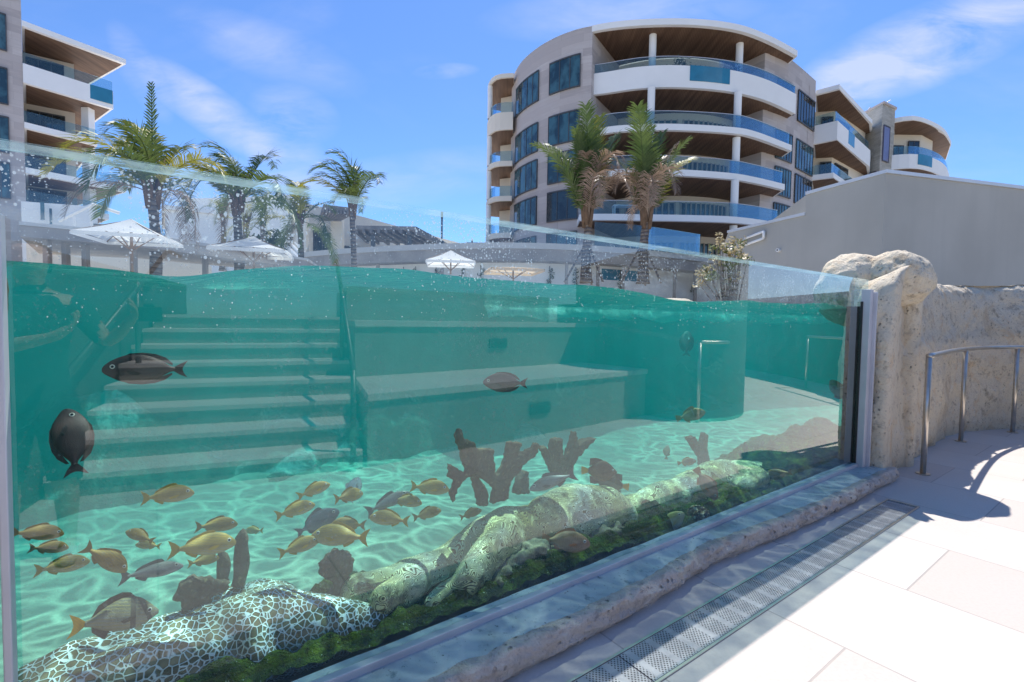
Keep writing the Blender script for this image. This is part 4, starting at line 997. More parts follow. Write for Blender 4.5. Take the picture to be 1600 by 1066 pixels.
def window_on(root, P, x0, x1, z0, z1, npane, pane='pane', name='window'):
    Q = sub_line(P, x0, x1, npane * 2)
    mb = MB(); mb.strip(inset(Q, -.10), inset(Q, .05), z0, z1)
    w = loc(mb.build(name, M[pane], root))
    mb = MB(); F0, F1 = inset(Q, -.13), inset(Q, -.102)
    for i in range(0, len(Q), 2):
        t = (Q[min(i + 1, len(Q) - 1)] - Q[max(i - 1, 0)])  .normalized() * .03; p, q = F0[i], F1[i]
        mb.prism([p - t, p + t, q + t, q - t], z0, z1)
    mb.strip(inset(Q, -.15), F1, z1 - .09, z1 + .02); mb.strip(inset(Q, -.15), F1, z0 - .02, z0 + .09)
    f = mb.build('mullions', M['mullion'], w); return w
# ---------------------------------------------------------------- round apartment tower
tw = empty('round_tower', (15, 50, 1.4), 'round six storey apartment tower clad in pale stone with deep curved balconies', 'apartment tower')
Ltop = 25.9
WL = resamp([pl(800, 122, Ltop), pl(815, 97, Ltop), pl(840, 75, Ltop), pl(870, 58, Ltop), pl(902, 46, Ltop), pl(926, 41, Ltop)], 40)
# glazed centre set back behind the balconies, then the stone flank
bk = Vector((15.2, 56, 0))
d0 = (WL[-1] - bk); 
WR0 = Vector(pl(1206, 70, Ltop) + (0,)); 
WR = resamp([pl(1196, 74, Ltop), pl(1235, 93, Ltop), pl(1275, 127, Ltop)], 20)
mb = MB(); mb.strip(WL, inset(WL, .6), 1.3, Ltop); mb.strip([WL[-1], WL[-1] + (bk - WL[-1]).normalized() * 6.4], [WL[-1] + Vector((-.5, .2, 0)), WL[-1] + (bk - WL[-1]).normalized() * 6.4 + Vector((-.5, .2, 0))], 1.3, Ltop - .4)
loc(mb.build('stone_wall', M['stone'], tw))
mb = MB(); mb.strip(WR, inset(WR, .6), 1.3, Ltop); mb.strip([WR[0] + (bk - WR[0]).normalized() * 6.2, WR[0]], [WR[0] + (bk - WR[0]).normalized() * 6.2 + Vector((.3, .3, 0)), WR[0] + Vector((.5, .2, 0))], 1.3, Ltop - .4)
loc(mb.build('stone_wall', M['stone'], tw))
CEN = bk; RIN = 12.0
def arc(r, a0, a1, n): return [CEN + Vector((r * math.sin(a0 + (a1 - a0) * i / n), -r * math.cos(a0 + (a1 - a0) * i / n), 0)) for i in range(n + 1)]
AI = arc(10.2, rad(-62), rad(72), 40)
mb = MB(); mb.strip(AI, inset(AI, .3), 1.3, Ltop - .5); core = loc(mb.build('inner_wall', M['cream'], tw))
mb = MB(); mb.prism([p for p in WL] + [p for p in WR] + [Vector((30, 62, 0)), Vector((4, 66, 0))], Ltop - .06, Ltop + .02); loc(mb.build('flat_roof', M['white'], tw))
ROWS = [(21.1, 23.8), (16.6, 19.2), (13.3, 15.9), (10.0, 12.6), (6.4, 9.0)]
for i, (a, b) in enumerate(ROWS):
    window_on(tw, WL, 807, 841, a, b, 4); window_on(tw, WL, 858, 905, a, b, 3, 'pane_dark' if i == 3 else 'pane')
    window_on(tw, WR, 1212, 1237, a - .1, b - .1, 6); window_on(tw, WR, 1244, 1270, a - .3, b - .1, 6, 'pane_dark' if i in (0, 2) else 'pane')
SLABS = [  # z0, z1, edge pixels, balcony floor
    ('roof', 25.45, 25.95, [(903, 56), (940, 46.5), (1000, 40), (1080, 39), (1150, 47), (1200, 64), (1246, 88)]),
    ('balcony', 20.5, 22.25, [(901, 151), (940, 146.5), (1002, 138), (1065, 136.5), (1140, 143), (1197, 157), (1243, 178)]),
    ('balcony', 16.75, 17.25, [(925, 213), (955, 207), (1002, 204), (1060, 203.5), (1140, 208), (1180, 215), (1237, 236)]),
    ('balcony', 13.0, 13.5, [(925, 279), (952, 275), (1000, 273), (1052, 274), (1140, 280), (1183, 287), (1226, 297)]),
    ('balcony', 9.35, 9.85, [(905, 345), (940, 344), (1015, 345), (1075, 346), (1140, 348), (1180, 352), (1218, 358)])]
for nm, z0, z1, edge in SLABS:
    E = resamp([pl(x, y, z0) for x, y in edge], 44); I = arc(10.3, rad(-64), rad(74), 44)
    tall = z1 - z0 > 1
    mb = MB()
    if tall: mb.strip(E, inset(E, .22), z0, z1); mb.strip(inset(E, .222), I, z0 + .01, z0 + .35)
    else: mb.strip(E, I, z0, z1)
    b = loc(mb.build(nm, M['white'], tw))
    mb = MB(); mb.strip(inset(E, .35), I, z0 - .03, z0 - .004); mb.build('soffit', M['soffit'], b)
    if nm == 'balcony':
        zf = z1 if tall else z1
        GE = inset(E, .10 if tall else .25)
        mb = MB(); mb.strip(GE, inset(GE, .03), zf + .004, zf + (.75 if tall else 1.1)); mb.build('glass_railing', M['railglass'], b)
        mb = MB(); GT = inset(E, .09 if tall else .24); mb.strip(GT, inset(GT, .05), zf + (.752 if tall else 1.102), zf + (.79 if tall else 1.14)); mb.build('railing_cap', M['alu'], b)
    if tall:   # clear panel let into the parapet
        Q = [col_hit(E, x)[0] for x in (1075, 1085, 1095, 1105, 1115, 1125, 1137)]
        mb = MB(); mb.strip(inset(Q, -.05), inset(Q, -.005), 21.05, 22.28); mb.build('clear_panel', M['blueglass'], b)
# glazing behind every balcony
FL = [(22.0, 25.4), (17.3, 20.45), (13.55, 16.7), (9.9, 12.95), (6.0, 9.3)]
for z0, z1 in FL:
    for a0, a1, mt in ((-50, -30, 'pane_dark'), (-27, -2, 'pane'), (1, 28, 'pane'), (34, 60, 'pane_dark')):
        A = arc(10.26, rad(a0), rad(a1), max(4, int((a1 - a0) / 2.6)) // 2 * 2)
        mb = MB(); mb.strip(A, inset(A, .04), z0 + .05, z1 - .62); w = loc(mb.build('glass_door', M[mt], tw))
        mb = MB(); F0 = inset(A, -.09); F1 = inset(A, -.003)
        for i in range(len(A)):
            t = (A[min(i + 1, len(A) - 1)] - A[max(i - 1, 0)]).normalized() * .07; mb.prism([F0[i] - t, F0[i] + t, F1[i] + t, F1[i] - t], z0 + .05, z1 - .57)
        mb.build('door_frames', M['frame_pale'], w)
for x in (1016, 1151):
    for z0, z1, e in ((22.0, 25.44, 0), (17.26, 20.46, 2), (13.52, 16.7, 3), (9.87, 12.96, 4), (1.4, 9.3, 4)):
        E = inset(resamp([pl(a, b, SLABS[e][1]) for a, b in SLABS[e][3]], 44), .75 if e else 1.4)
        p = col_hit(E, x)[0]; mb = MB(); mb.tube([p + Vector((0, 0, z0)), p + Vector((0, 0, z1))], .30, 20, cap=False); loc(mb.build('column', M['white'], tw, smooth=True))
# garden balconies on the far flank of the tower
def pD(x, D): r = ray(x, YREF); return Vector((r.x / r.y * D, D, 0))
SL_ = resamp([pD(801, 48.7), pD(778, 49), pD(766, 50), pD(761, 52), pD(764, 56)], 14)[::-1]
bkp = [pD(803, 50.5), pD(803, 57)]
for nm, z0, z1 in (('roof', 24.9, 25.3), ('balcony', 19.9, 21.6), ('balcony', 16.4, 16.9), ('balcony', 13.0, 13.5), ('balcony', 9.4, 9.9)):
    mb = MB(); mb.prism([p for p in SL_] + bkp, z0, z1); b = loc(mb.build(nm, M['cream'], tw))
    mb = MB(); mb.prism([p for p in inset(SL_, .2)] + [p + Vector((-.1, 0, 0)) for p in bkp], z0 - .03, z0 - .004); mb.build('soffit', M['soffit'], b)
    if nm == 'balcony': mb = MB(); q = inset(SL_, .15); mb.strip(q, inset(q, .03), z1 + .004, z1 + 1.0); mb.build('glass_railing', M['railglass'], b)
p = pD(765, 50.6)
for z0, z1 in ((21.6, 24.88), (16.9, 19.86), (13.5, 16.36), (9.9, 12.96), (1.4, 9.36)):
    mb = MB(); mb.tube([p + Vector((0, 0, z0)), p + Vector((0, 0, z1))], .25, 14, cap=False); loc(mb.build('column', M['white'], tw, smooth=True))
mb = MB(); mb.strip([pD(762, 51.4), pD(801, 50.8)], [pD(762, 56), pD(801, 56)], 1.4, 9.38); loc(mb.build('stone_wall', M['stone'], tw))
mb = MB(); mb.strip([pD(782, 53.2), pD(801, 52.6)], [pD(782, 57), pD(801, 57)], 9.9, 25); loc(mb.build('inner_wall', M['cream'], tw))

# ---------------------------------------------------------------- angular wing, stair tower and far round balconies
wg = empty('balcony_wing', (34, 55, 1.4), 'apartment wing with sharp cornered white balconies next to the round tower', 'apartment wing')
def lev(root, front, back, z0, z1, mat='white', nm='balcony', rail=1.0, sof=True, inner=.35):
    F = [Vector((p[0], p[1], 0)) for p in front]; B = [Vector((p[0], p[1], 0)) for p in back]
    mb = MB(); mb.prism(F + B[::-1], z0, z1); b = loc(mb.build(nm, M[mat], root))
    C = sum(F + B, Vector()) / len(F + B)
    mb = MB(); mb.prism([p + (C - p).normalized() * inner for p in F + B[::-1]], z0 - .04, z0 - .005); mb.build('soffit', M['soffit'], b)
    if rail:
        q = inset(F, .2); mb = MB(); mb.strip(q, inset(q, .04), z1 + .004, z1 + rail); mb.build('glass_railing', M['railglass'], b)
    return b
Fw = [pD(1272, 51.4), pD(1308, 50), pD(1362, 58.4)]; Bw = [pD(1274, 60), pD(1330, 64), pD(1364, 68)]
lev(wg, Fw, Bw, 24.9, 25.35, nm='roof', rail=0); bb = lev(wg, [pD(1272, 51.2), pD(1308, 49.8), pD(1361, 58)], Bw, 19.85, 21.7)
mb = MB(); q0, q1 = pD(1326, 52.3), pD(1336, 53.7); mb.strip([q0, q1], [q0 + Vector((.05, .3, 0)), q1 + Vector((.05, .3, 0))], 20.4, 21.73); mb.build('clear_panel', M['blueglass'], bb)
lev(wg, [pD(1271, 51.2), pD(1305, 50.2), pD(1342, 56)], Bw, 16.2, 16.7); lev(wg, [pD(1271, 51.2), pD(1305, 50.2), pD(1342, 56)], Bw, 12.6, 13.1)
mb = MB(); mb.strip([pD(1268, 55.5), pD(1302, 55), pD(1352, 61)], [pD(1268, 60), pD(1302, 60), pD(1352, 66)], 1.4, 24.88); loc(mb.build('inner_wall', M['cream'], wg))
for a, b, z0, z1 in ((1283, 1300, 21.8, 24.2), (1306, 1326, 21.8, 24.2), (1283, 1300, 16.8, 19.3), (1306, 1326, 16.8, 19.3)):
    window_on(wg, [pD(1268, 55.4), pD(1302, 54.9), pD(1352, 60.9)], a, b, z0, z1, 2, 'pane_dark', 'glass_door')
mb = MB(); mb.strip([pD(1262, 49.5), pD(1272, 51.2)], [pD(1262, 56), pD(1270, 57)], 1.4, 25.0); loc(mb.build('stone_wall', M['stone'], wg))
sp_ = empty('stair_tower', (43, 60, 1.4), 'square rough stone stair tower with one tall violet window, between the wings', 'stair tower')
A, B_, C_ = pD(1344, 62.5), pD(1377, 59), pD(1397, 60.5)
mb = MB(); mb.prism([A, B_, C_, C_ + Vector((3, 9, 0)), A + Vector((2, 9, 0))], 1.4, 27.5); loc(mb.build('stone_shaft', M['stone_dark'], sp_))
mb = MB(); mb.prism([A + Vector((-.15, -.1, 0)), B_ + Vector((0, -.2, 0)), C_ + Vector((.15, -.1, 0)), C_ + Vector((3.1, 9, 0)), A + Vector((1.9, 9, 0))], 27.51, 27.75); loc(mb.build('coping', M['stone'], sp_))
window_on(sp_, [B_, C_], 1379.5, 1389, 20.9, 25.1, 1, 'pane_violet'); window_on(sp_, [A, B_], 1364, 1373, 16.5, 19.8, 1, 'pane_violet')
mb = MB(); q = pD(1369, 62); 
mb.tube([q + Vector((0, 0, 27.5)), q + Vector((0, 0, 28.3))], .05, 8); mb.tube([q + Vector((-.9, 0, 28.1)), q + Vector((.0, 0, 28.3)), q + Vector((1.6, 0, 29.3))], .05, 8); mb.tube([q + Vector((-1.2, 0, 27.9)), q + Vector((-.9, 0, 28.35))], .09, 8)
tag(mb.build('roof_antenna', M['alu']), 'small spiky antenna on top of the stone stair tower', 'antenna')
fr_ = empty('far_round_wing', (48, 62, 1.4), 'farthest apartment wing with a rounded white balcony and brown soffit beyond the stair tower', 'apartment wing')
Ff = resamp([pD(1392, 61), pD(1425, 60), pD(1455, 61.5), pD(1476, 64), pD(1487, 68)], 16); Bf = [pD(1400, 70), pD(1480, 74)]
lev(fr_, Ff, Bf, 26.1, 26.6, nm='roof', rail=0)
F2 = resamp([pD(1390, 60.5), pD(1430, 59.8), pD(1462, 61.3), pD(1480, 64), pD(1487, 68)], 16)
fb = lev(fr_, F2, Bf, 20.3, 22.0)
mb = MB(); Q = [col_hit(F2, x)[0] for x in (1436, 1443, 1450, 1458)]; mb.strip(inset(Q, -.06), inset(Q, -.01), 20.8, 22.05); mb.build('clear_panel', M['blueglass'], fb)
lev(fr_, F2, Bf, 16.4, 16.9)
mb = MB(); mb.strip([pD(1392, 64.5), pD(1440, 64.5), pD(1458, 66.5)], [pD(1392, 70), pD(1440, 70), pD(1458, 72)], 1.4, 26.05); loc(mb.build('inner_wall', M['cream'], fr_))
window_on(fr_, [pD(1392, 64.4), pD(1440, 64.4), pD(1458, 66.4)], 1397, 1412, 22.1, 24.6, 2, 'pane', 'glass_door'); window_on(fr_, [pD(1392, 64.4), pD(1440, 64.4), pD(1458, 66.4)], 1420, 1436, 22.1, 25.2, 2, 'pane_dark', 'glass_door')

# ---------------------------------------------------------------- apartment tower on the other side
lt = empty('stone_tower', (-45, 44, 1.4), 'stone clad apartment tower with long white balconies behind the yellow green palm', 'apartment tower')
Pq = [pD(-170, 37.5), pD(38, 42.5)]; mb = MB(); mb.strip(Pq, [pD(-170, 46), pD(38, 52)], 1.4, 27.6); loc(mb.build('stone_wall', M['stone'], lt))
for i, (a, b) in enumerate([(23.0, 26.0), (18.6, 21.6), (14.6, 17.6), (10.8, 13.8)]): window_on(lt, Pq, -30, 14, a, b, 3)
LB = [pD(36, 52), pD(150, 56)]
inn = [pD(38, 46.5), pD(118, 48.6)]
mb = MB(); mb.strip(inn + [], [pD(38, 54), pD(118, 56)], 1.4, 25.4); loc(mb.build('inner_wall', M['cream'], lt))
def llev(x1, D1, z0, z1, nm='balcony', rail=1.0, panel=False):
    F = [pD(38.3, 42.45), pD(x1, D1)]; Bk = [pD(38.3, 52), pD(min(x1, 119), 55)]
    mb = MB(); mb.prism(F + Bk[::-1], z0, z1); b = loc(mb.build(nm, M['white'], lt))
    C = (F[0] + F[1] + Bk[0] + Bk[1]) / 4
    mb = MB(); mb.prism([p + (C - p).normalized() * .5 for p in F + Bk[::-1]], z0 - .04, z0 - .006); mb.build('soffit', M['soffit'], b)
    if rail: q = inset(F, .2); mb = MB(); mb.strip(q, inset(q, .04), z1 + .004, z1 + rail); mb.build('glass_railing', M['railglass'], b)
    return b
llev(199, 48.6, 25.5, 25.95, 'roof', 0); b_ = llev(178, 47.6, 20.8, 22.4)
q = [pD(142, 46.2), pD(177, 47.45)]; mb = MB(); mb.strip(inset(q, -.06), inset(q, -.01), 21.15, 22.42); mb.build('clear_panel', M['blueglass'], b_)
llev(152, 46.6, 17.0, 17.5); llev(196, 48.6, 13.2, 13.7); llev(168, 47.4, 10.3, 10.8)
for z0, z1 in ((22.4, 25.0), (17.6, 20.2), (13.8, 16.5), (10.9, 13.0)): window_on(lt, inn, 44, 102, z0, z1, 3, 'pane_dark', 'glass_door')
for z0, z1 in ((13.7, 16.95), (17.5, 20.75), (10.8, 13.15)):
    p = pD(138, 47.5); mb = MB(); mb.box(p + Vector((0, 0, (z0 + z1) / 2)), (.7, .7, z1 - z0)); loc(mb.build('column', M['white'], lt))
wb = empty('podium_block', (-36, 40, 1.4), 'white podium block with a sloping handrail under the stone clad tower', 'building')
mb = MB(); mb.prism([pD(30, 38), pD(150, 39.5), pD(150, 50), pD(30, 46)], 1.4, 9.8); loc(mb.build('wall', M['white'], wb))
mb = MB(); q = [pD(60, 37.95), pD(66, 38.0)]; mb.strip(q, inset(q, .04), 8.4, 9.75); q = [pD(74, 38.05), pD(78, 38.1)]; mb.strip(q, inset(q, .04), 5.5, 9.3); loc(mb.build('window', M['pane'], wb))
mb = MB(); a, b = pD(88, 34) + Vector((0, 0, 7.6)), pD(142, 35) + Vector((0, 0, 9.0)); c = pD(185, 36) + Vector((0, 0, 8.6)); mb.tube([a, b, c], .13, 8)
for f in (.45, .95): p = a.lerp(b, f); mb.tube([p, Vector((p.x, p.y, 5))], .07, 8)
loc(mb.build('sloping_rail', M['white'], wb))
mb = MB(); mb.prism([pD(160, 38), pD(175, 38.2), pD(175, 44), pD(160, 44)], 1.4, 8.0); loc(mb.build('pillar', M['cream'], wb))
mb = MB(); mb.prism([pD(143, 38.6), pD(158, 38.8), pD(158, 40), pD(143, 40)], 1.4, 8.3); loc(mb.build('slatted_panel', M['mullion'], wb))
mb = MB(); q = [pD(176, 37), pD(194, 38)]; mb.strip(q, inset(q, .05), 7.0, 8.1); loc(mb.build('glass_railing', M['railglass'], wb))

YREF = 350
# ---------------------------------------------------------------- clubhouse in the middle
ch = empty('clubhouse', (-18, 48, 1.4), 'long low white clubhouse with dark windows and trellis canopies beyond the palms', 'building')
mb = MB(); mb.prism([pD(258, 44), pD(352, 46), pD(352, 56), pD(258, 54)], 1.4, 10.6); mb.prism([pD(253, 43.6), pD(345, 45.6), pD(345, 56), pD(253, 54)], 10.61, 10.95); loc(mb.build('wall', M['white'], ch))
mb = MB(); mb.prism([pD(292, 47), pD(455, 45), pD(470, 62), pD(300, 62)], 1.4, 12.3); mb.prism([pD(310, 50), pD(415, 50), pD(420, 60), pD(315, 60)], 12.31, 12.6); loc(mb.build('wall', M['white'], ch))
CW = [pD(455, 45.5), pD(560, 52), pD(735, 72)]
mb = MB(); mb.strip(CW, [pD(470, 60), pD(575, 66), pD(740, 82)], 1.4, 12.0); loc(mb.build('wall', M['cream'], ch))
for a, b, z0, z1, m_ in ((489, 529, 7.6, 9.6, 'pane_dark'), (495, 530, 4.5, 7.2, 'pane_dark'), (538, 590, 7.4, 8.6, 'pane_dark'), (538, 590, 4.5, 7.0, 'pane'), (613, 619, 6.0, 7.6, 'pane_dark'), (624, 632, 5.6, 7.4, 'pane_dark')):
    window_on(ch, CW, a, b, z0, z1, 3 if b - a > 20 else 1, m_)
for x in (478, 533): p = pD(x, 45.5 if x < 500 else 48.5); mb = MB(); mb.box(p + Vector((0, -1.0, 6)), (1.1, .6, 9.6)); loc(mb.build('pillar', M['cream'], ch))
M['trellis'] = plain('weathered_dark_trellis', (.25, .22, .20), .8, 0, .3, 1.5)
for P4, z in (([pD(505, 43), pD(548, 44), pD(530, 47), pD(500, 47)], 10.7), ([pD(556, 46), pD(650, 46), pD(700, 56), pD(575, 53)], 9.5)):
    mb = MB(); mb.prism(P4, z, z + .35)
    for i in range(9):
        a = P4[0].lerp(P4[1], i / 8); b = P4[3].lerp(P4[2], i / 8); d = Vector((.12, 0, 0)); mb.prism([a - d, a + d, b + d, b - d], z - .3, z - .004)
    loc(mb.build('trellis_canopy', M['trellis'], ch))
for x, D in ((583, 47), (640, 47), (691, 52)): p = pD(x, D); mb = MB(); mb.box(p + Vector((0, 0, 5.5)), (.35, .35, 8)); loc(mb.build('post', M['mullion'], ch))
mb = MB(); mb.prism([pD(655, 47), pD(745, 60), pD(760, 66), pD(660, 60)], 1.4, 8.2); loc(mb.build('wall', M['white'], ch))
q = [pD(480, 40), pD(730, 46)]; mb = MB(); mb.strip(q, inset(q, .05), 4.6, 6.0); loc(mb.build('glass_railing', M['railglass'], ch))
mb = MB(); 
for k in range(5):
    a, b = pD(424 + 9 * k, 38), pD(470 + 9 * k, 36); mb.tube([a + Vector((0, 0, 7.0)), b + Vector((0, 0, 4.6))], .13 if k in (0, 2, 3) else .05, 6)
mb.prism([pD(395, 39), pD(425, 39), pD(468, 40), pD(395, 40)], 1.4, 6.6)
tag(mb.build('garden_stair', M['white']), 'white garden stair with sloping parapets behind the second parasol', 'stair')
# ---------------------------------------------------------------- long shaded walkway beams, white walls with climbing plants, raised podium
M['beam'] = plain('grey_brown_walkway_beam', (.36, .32, .29), .8, 0, .2, 1.2, .01, 8)
M['beam_top'] = plain('pale_walkway_coping', (.58, .56, .53), .8, 0, .06, 1)
wk = empty('covered_walkway', (-8, 16, 1.5), 'grey flat roofed walkway on posts running behind the first two parasols', 'walkway')
Wf = [pD(30, 13.2), pD(200, 14.6), pD(480, 20.5)]; Wb = [pD(60, 17.0), pD(220, 18), pD(500, 24)]
mb = MB(); mb.strip(Wf, Wb, 3.32, 3.62); loc(mb.build('roof_beam', M['beam'], wk)); mb = MB(); mb.strip(inset(Wf, -.04), Wb, 3.624, 3.72); loc(mb.build('coping', M['beam_top'], wk))
for x, D in ((73, 13.8), (102, 14.2), (133, 14.5), (208, 15.2), (320, 17.3), (430, 19.8)):
    p = pD(x, D); mb = MB(); mb.box(p + Vector((0, 0, 2.4)), (.14, .14, 1.83)); loc(mb.build('post', M['beam'], wk))
Wq = [pD(40, 20), pD(200, 21), pD(330, 23)]; mb = MB(); mb.strip(Wq, inset(Wq, .25), 1.5, 4.1); tag(mb.build('garden_wall', M['cream']), 'cream garden wall behind the posts of the grey walkway', 'wall')
pd_ = empty('raised_podium', (8, 28, 1.5), 'long white podium wall with a grey overhanging deck edge below the round tower', 'podium')
Pf = [pD(470, 30.5), pD(560, 28), pD(760, 25.4), pD(940, 26), pD(1100, 29.5), pD(1240, 36)]
mb = MB(); mb.strip(resamp(Pf, 30), inset(resamp(Pf, 30), 5), 4.35, 4.95); loc(mb.build('deck_edge', M['beam'], pd_))
mb = MB(); q = inset(resamp(Pf, 30), -.08); mb.strip(q, inset(q, 5), 4.954, 5.25); loc(mb.build('coping', M['beam_top'], pd_))
q = inset(resamp(Pf, 30), 1.0); mb = MB(); mb.strip(q, inset(q, .3), 1.5, 4.346); loc(mb.build('wall', M['white'], pd_))
q = resamp([pD(930, 25.9), pD(1010, 26.8), pD(1095, 29)], 12); mb = MB(); mb.strip(q, inset(q, .05), 5.254, 6.5); loc(mb.build('glass_railing', M['railglass'], pd_))
for x in (588, 690, 888, 938, 978, 1060, 1093): 
    h = col_hit(resamp(Pf, 30), x)[0]; mb = MB(); mb.box(h + Vector((0, .35, 2.9)), (.16, .16, 2.88)); loc(mb.build('post', M['beam'], pd_))
mb = MB(); q0, q1 = col_hit(inset(resamp(Pf, 30), .95), 942)[0], col_hit(inset(resamp(Pf, 30), .95), 1003)[0]; mb.strip([q0, q1], [q0 + Vector((0, .04, 0)), q1 + Vector((0, .04, 0))], 3.6, 4.2); loc(mb.build('window_band', M['blueglass'], pd_))
# ---------------------------------------------------------------- grey building by the rock wall
gb = empty('grey_building', (10.6, 14, 1.5), 'plain windowless grey stucco building with pale coping rising behind the rock wall', 'building')
def mat_grey():
    t = NT('grey_stucco'); v = t.pos(); f = t.noise(v, .5, 5); g = t.noise(v, 70, 3); st = t.noise(t.pos(scale=(1.4, 1.4, .08)), 2.2, 5)
    c = t.ramp(f, [(.3, (.42, .40, .355)), (.7, (.48, .46, .41))]); c = t.mix(t.ramp(st, [(.5, 0), (.8, .35)]), c, (.39, .375, .34))
    return t.surf(t.bsdf(c, .9, 0, .2, t.bump(g, .004, .5)))
M['grey'] = mat_grey(); M['coping'] = plain('pale_metal_coping', (.66, .68, .70), .45, .2, .04, 1)
c0, c1, c2 = pD(1380, 14), pD(1258, 16.45), pD(1138, 19.9); c3 = pD(1620, 15.6); c4 = pD(2000, 18)
z_hi, z_lo = 5.6, 4.93
mb = MB(); mb.prism([c1, c0, c3, c4, c4 + Vector((2, 16, 0)), c1 + Vector((3, 12, 0))], 1.4, z_hi); loc(mb.build('wall', M['grey'], gb))
mb = MB(); mb.prism([c2, c1 + Vector((.0, .0, 0)), c1 + Vector((3, 10, 0)), c2 + Vector((3, 8, 0))], 1.4, z_lo); loc(mb.build('lower_wall', M['grey'], gb))
def coping(P, z, h=.10, o=.05):
    q = inset(P, -o); mb = MB(); mb.strip(q, inset(q, .45), z + .003, z + h); loc(mb.build('coping', M['coping'], gb))
coping([c1, c0, c3, c4], z_hi); coping([c2, c1], z_lo)
h, t_ = col_hit([c2, c1], 1186); nrm = Vector((t_.y, -t_.x, 0))
mb = MB(); a = h - t_ * .55 + nrm * .10; b = h + t_ * .35 + nrm * .10
for zz, rr in ((4.55, .05), (4.30, .05)): mb.tube([a + Vector((0, 0, zz)), b + Vector((0, 0, zz + .12))], rr, 8)
mb.tube([a + Vector((0, 0, 4.30)), a + Vector((0, 0, 4.55))], .05, 8); mb.tube([b + Vector((0, 0, 4.42)), b + Vector((0, 0, 4.67))], .05, 8)
loc(mb.build('wall_light', M['white'], gb, smooth=True))
h, _t = col_hit([c2, c1], 1221); mb = MB(); mb.tube([h + Vector((0, .05, 3.9)), h + nrm * .14 + Vector((0, 0, 3.9))], .06, 12); mb.mi = 1; mb.tube([h + nrm * .141 + Vector((0, 0, 3.9)), h + nrm * .15 + Vector((0, 0, 3.9))], .03, 10)
loc(mb.build('wall_sensor', [M['white'], M['eye_b']], gb, smooth=False))
# utility pole and lamp posts
mb = MB(); p = pD(738, 90); mb.tube([p, p + Vector((0, 0, 15.8))], .16, 8); mb.box(p + Vector((0, 0, 15.2)), (2.2, .2, .2)); tag(mb.build('utility_pole', M['mullion']), 'distant thin utility pole with crossarm standing left of the round tower', 'pole')
mb = MB(); p = pD(690.5, 38); mb.tube([p, p + Vector((0, 0, 9.0))], .07, 8); mb.tube([p + Vector((0, 0, 9)), p + Vector((0, 0, 9.5))], .09, 8); tag(mb.build('lamp_post', M['mullion']), 'slim dark lamp post standing before the low end of the clubhouse', 'lamp post')

# ---- things standing on the tower balconies
YREF = 110
M['pot'] = plain('white_planter_pot', (.70, .70, .68), .6, 0, .05, 4)
for i, (x, e, d, lab) in enumerate(((914, 1, 1.2, 'potted plant at the corner of the top tower balcony'), (1063, 1, .8, 'potted plant in the middle of the top tower balcony left of the clear panel'), (1146, 1, .8, 'potted plant beside the second column of the top tower balcony'))):
    E = inset(resamp([pl(a, b, SLABS[e][1]) for a, b in SLABS[e][3]], 44), d); p = col_hit(E, x)[0]; z = SLABS[e][2] + .01
    o = empty('potted_plant', (p.x, p.y, z - 1.0), lab, 'plant'); rg = random.Random(70 + i)
    mb = MB(); mb.tube([(0, 0, 0), (0, 0, 1.2)], [.25, .34], 12); mb.build('pot', M['pot'], o); mb = MB()
    for k in range(90):
        c = Vector((rg.gauss(0, .28), rg.gauss(0, .28), 1.6 + rg.gauss(0, .22))); u = Vector((rg.gauss(0, 1), rg.gauss(0, 1), rg.gauss(0, 1))).normalized(); w = u.orthogonal().normalized(); mb.add([c - u * .16, c + w * .07, c + u * .16, c - w * .07], [(0, 1, 2, 3)])
    mb.build('leaves', plain('potted_plant_leaf', (.05, .09, .04), .6, 0, .3, 4), o)
YREF = 330
E = inset(resamp([pl(a, b, SLABS[4][1]) for a, b in SLABS[4][3]], 44), 1.6); p = col_hit(E, 980)[0]
o = empty('balcony_table', (p.x, p.y, SLABS[4][2] + .01), 'white framed table on the lowest visible balcony of the round tower', 'table')
mb = MB(); mb.box((0, 0, .95), (2.4, .9, .08)); mb.build('table_top', M['white'], o)
for sx in (-1.1, 1.1):
    for sy in (-.38, .38): mb = MB(); mb.box((sx, sy, .455), (.09, .09, .90)); mb.build('leg', M['white'], o)
YREF = 350
# ================================================================== palms, shrubs, climbers, parasols
def mat_leaf(name, a, b, trans=.35):
    t = NT(name); g = t.n('NewGeometry').outputs['Position']; f = t.noise(g, 1.1, 4); r = t.n('ObjectInfo').outputs['Random']
    k = t.noise(g, 16, 3)
    c = t.ramp(t.math('ADD', t.math('MULTIPLY', f, .6), t.math('MULTIPLY', k, .4)), [(.35, a), (.65, b)])
    p = t.bsdf(c, .45, 0, .45); tr = t.n('BsdfTranslucent', Color=c)
    return t.surf(t.n('MixShader', _0=trans, _1=p.outputs[0], _2=tr.outputs[0]))
M['frond'] = mat_leaf('palm_frond_green', (.045, .085, .018), (.14, .19, .045))
M['frond_y'] = mat_leaf('palm_frond_yellow_green', (.18, .22, .02), (.42, .36, .05))
M['frond_dead'] = mat_leaf('dry_palm_frond', (.22, .14, .09), (.46, .34, .25), .2)
M['shrubleaf'] = mat_leaf('shrub_leaf', (.06, .09, .015), (.22, .24, .05)); M['shrubpale'] = mat_leaf('pale_shrub_leaf', (.34, .26, .10), (.60, .48, .26), .2)
M['climb'] = mat_leaf('climber_leaf', (.03, .05, .012), (.09, .12, .03))
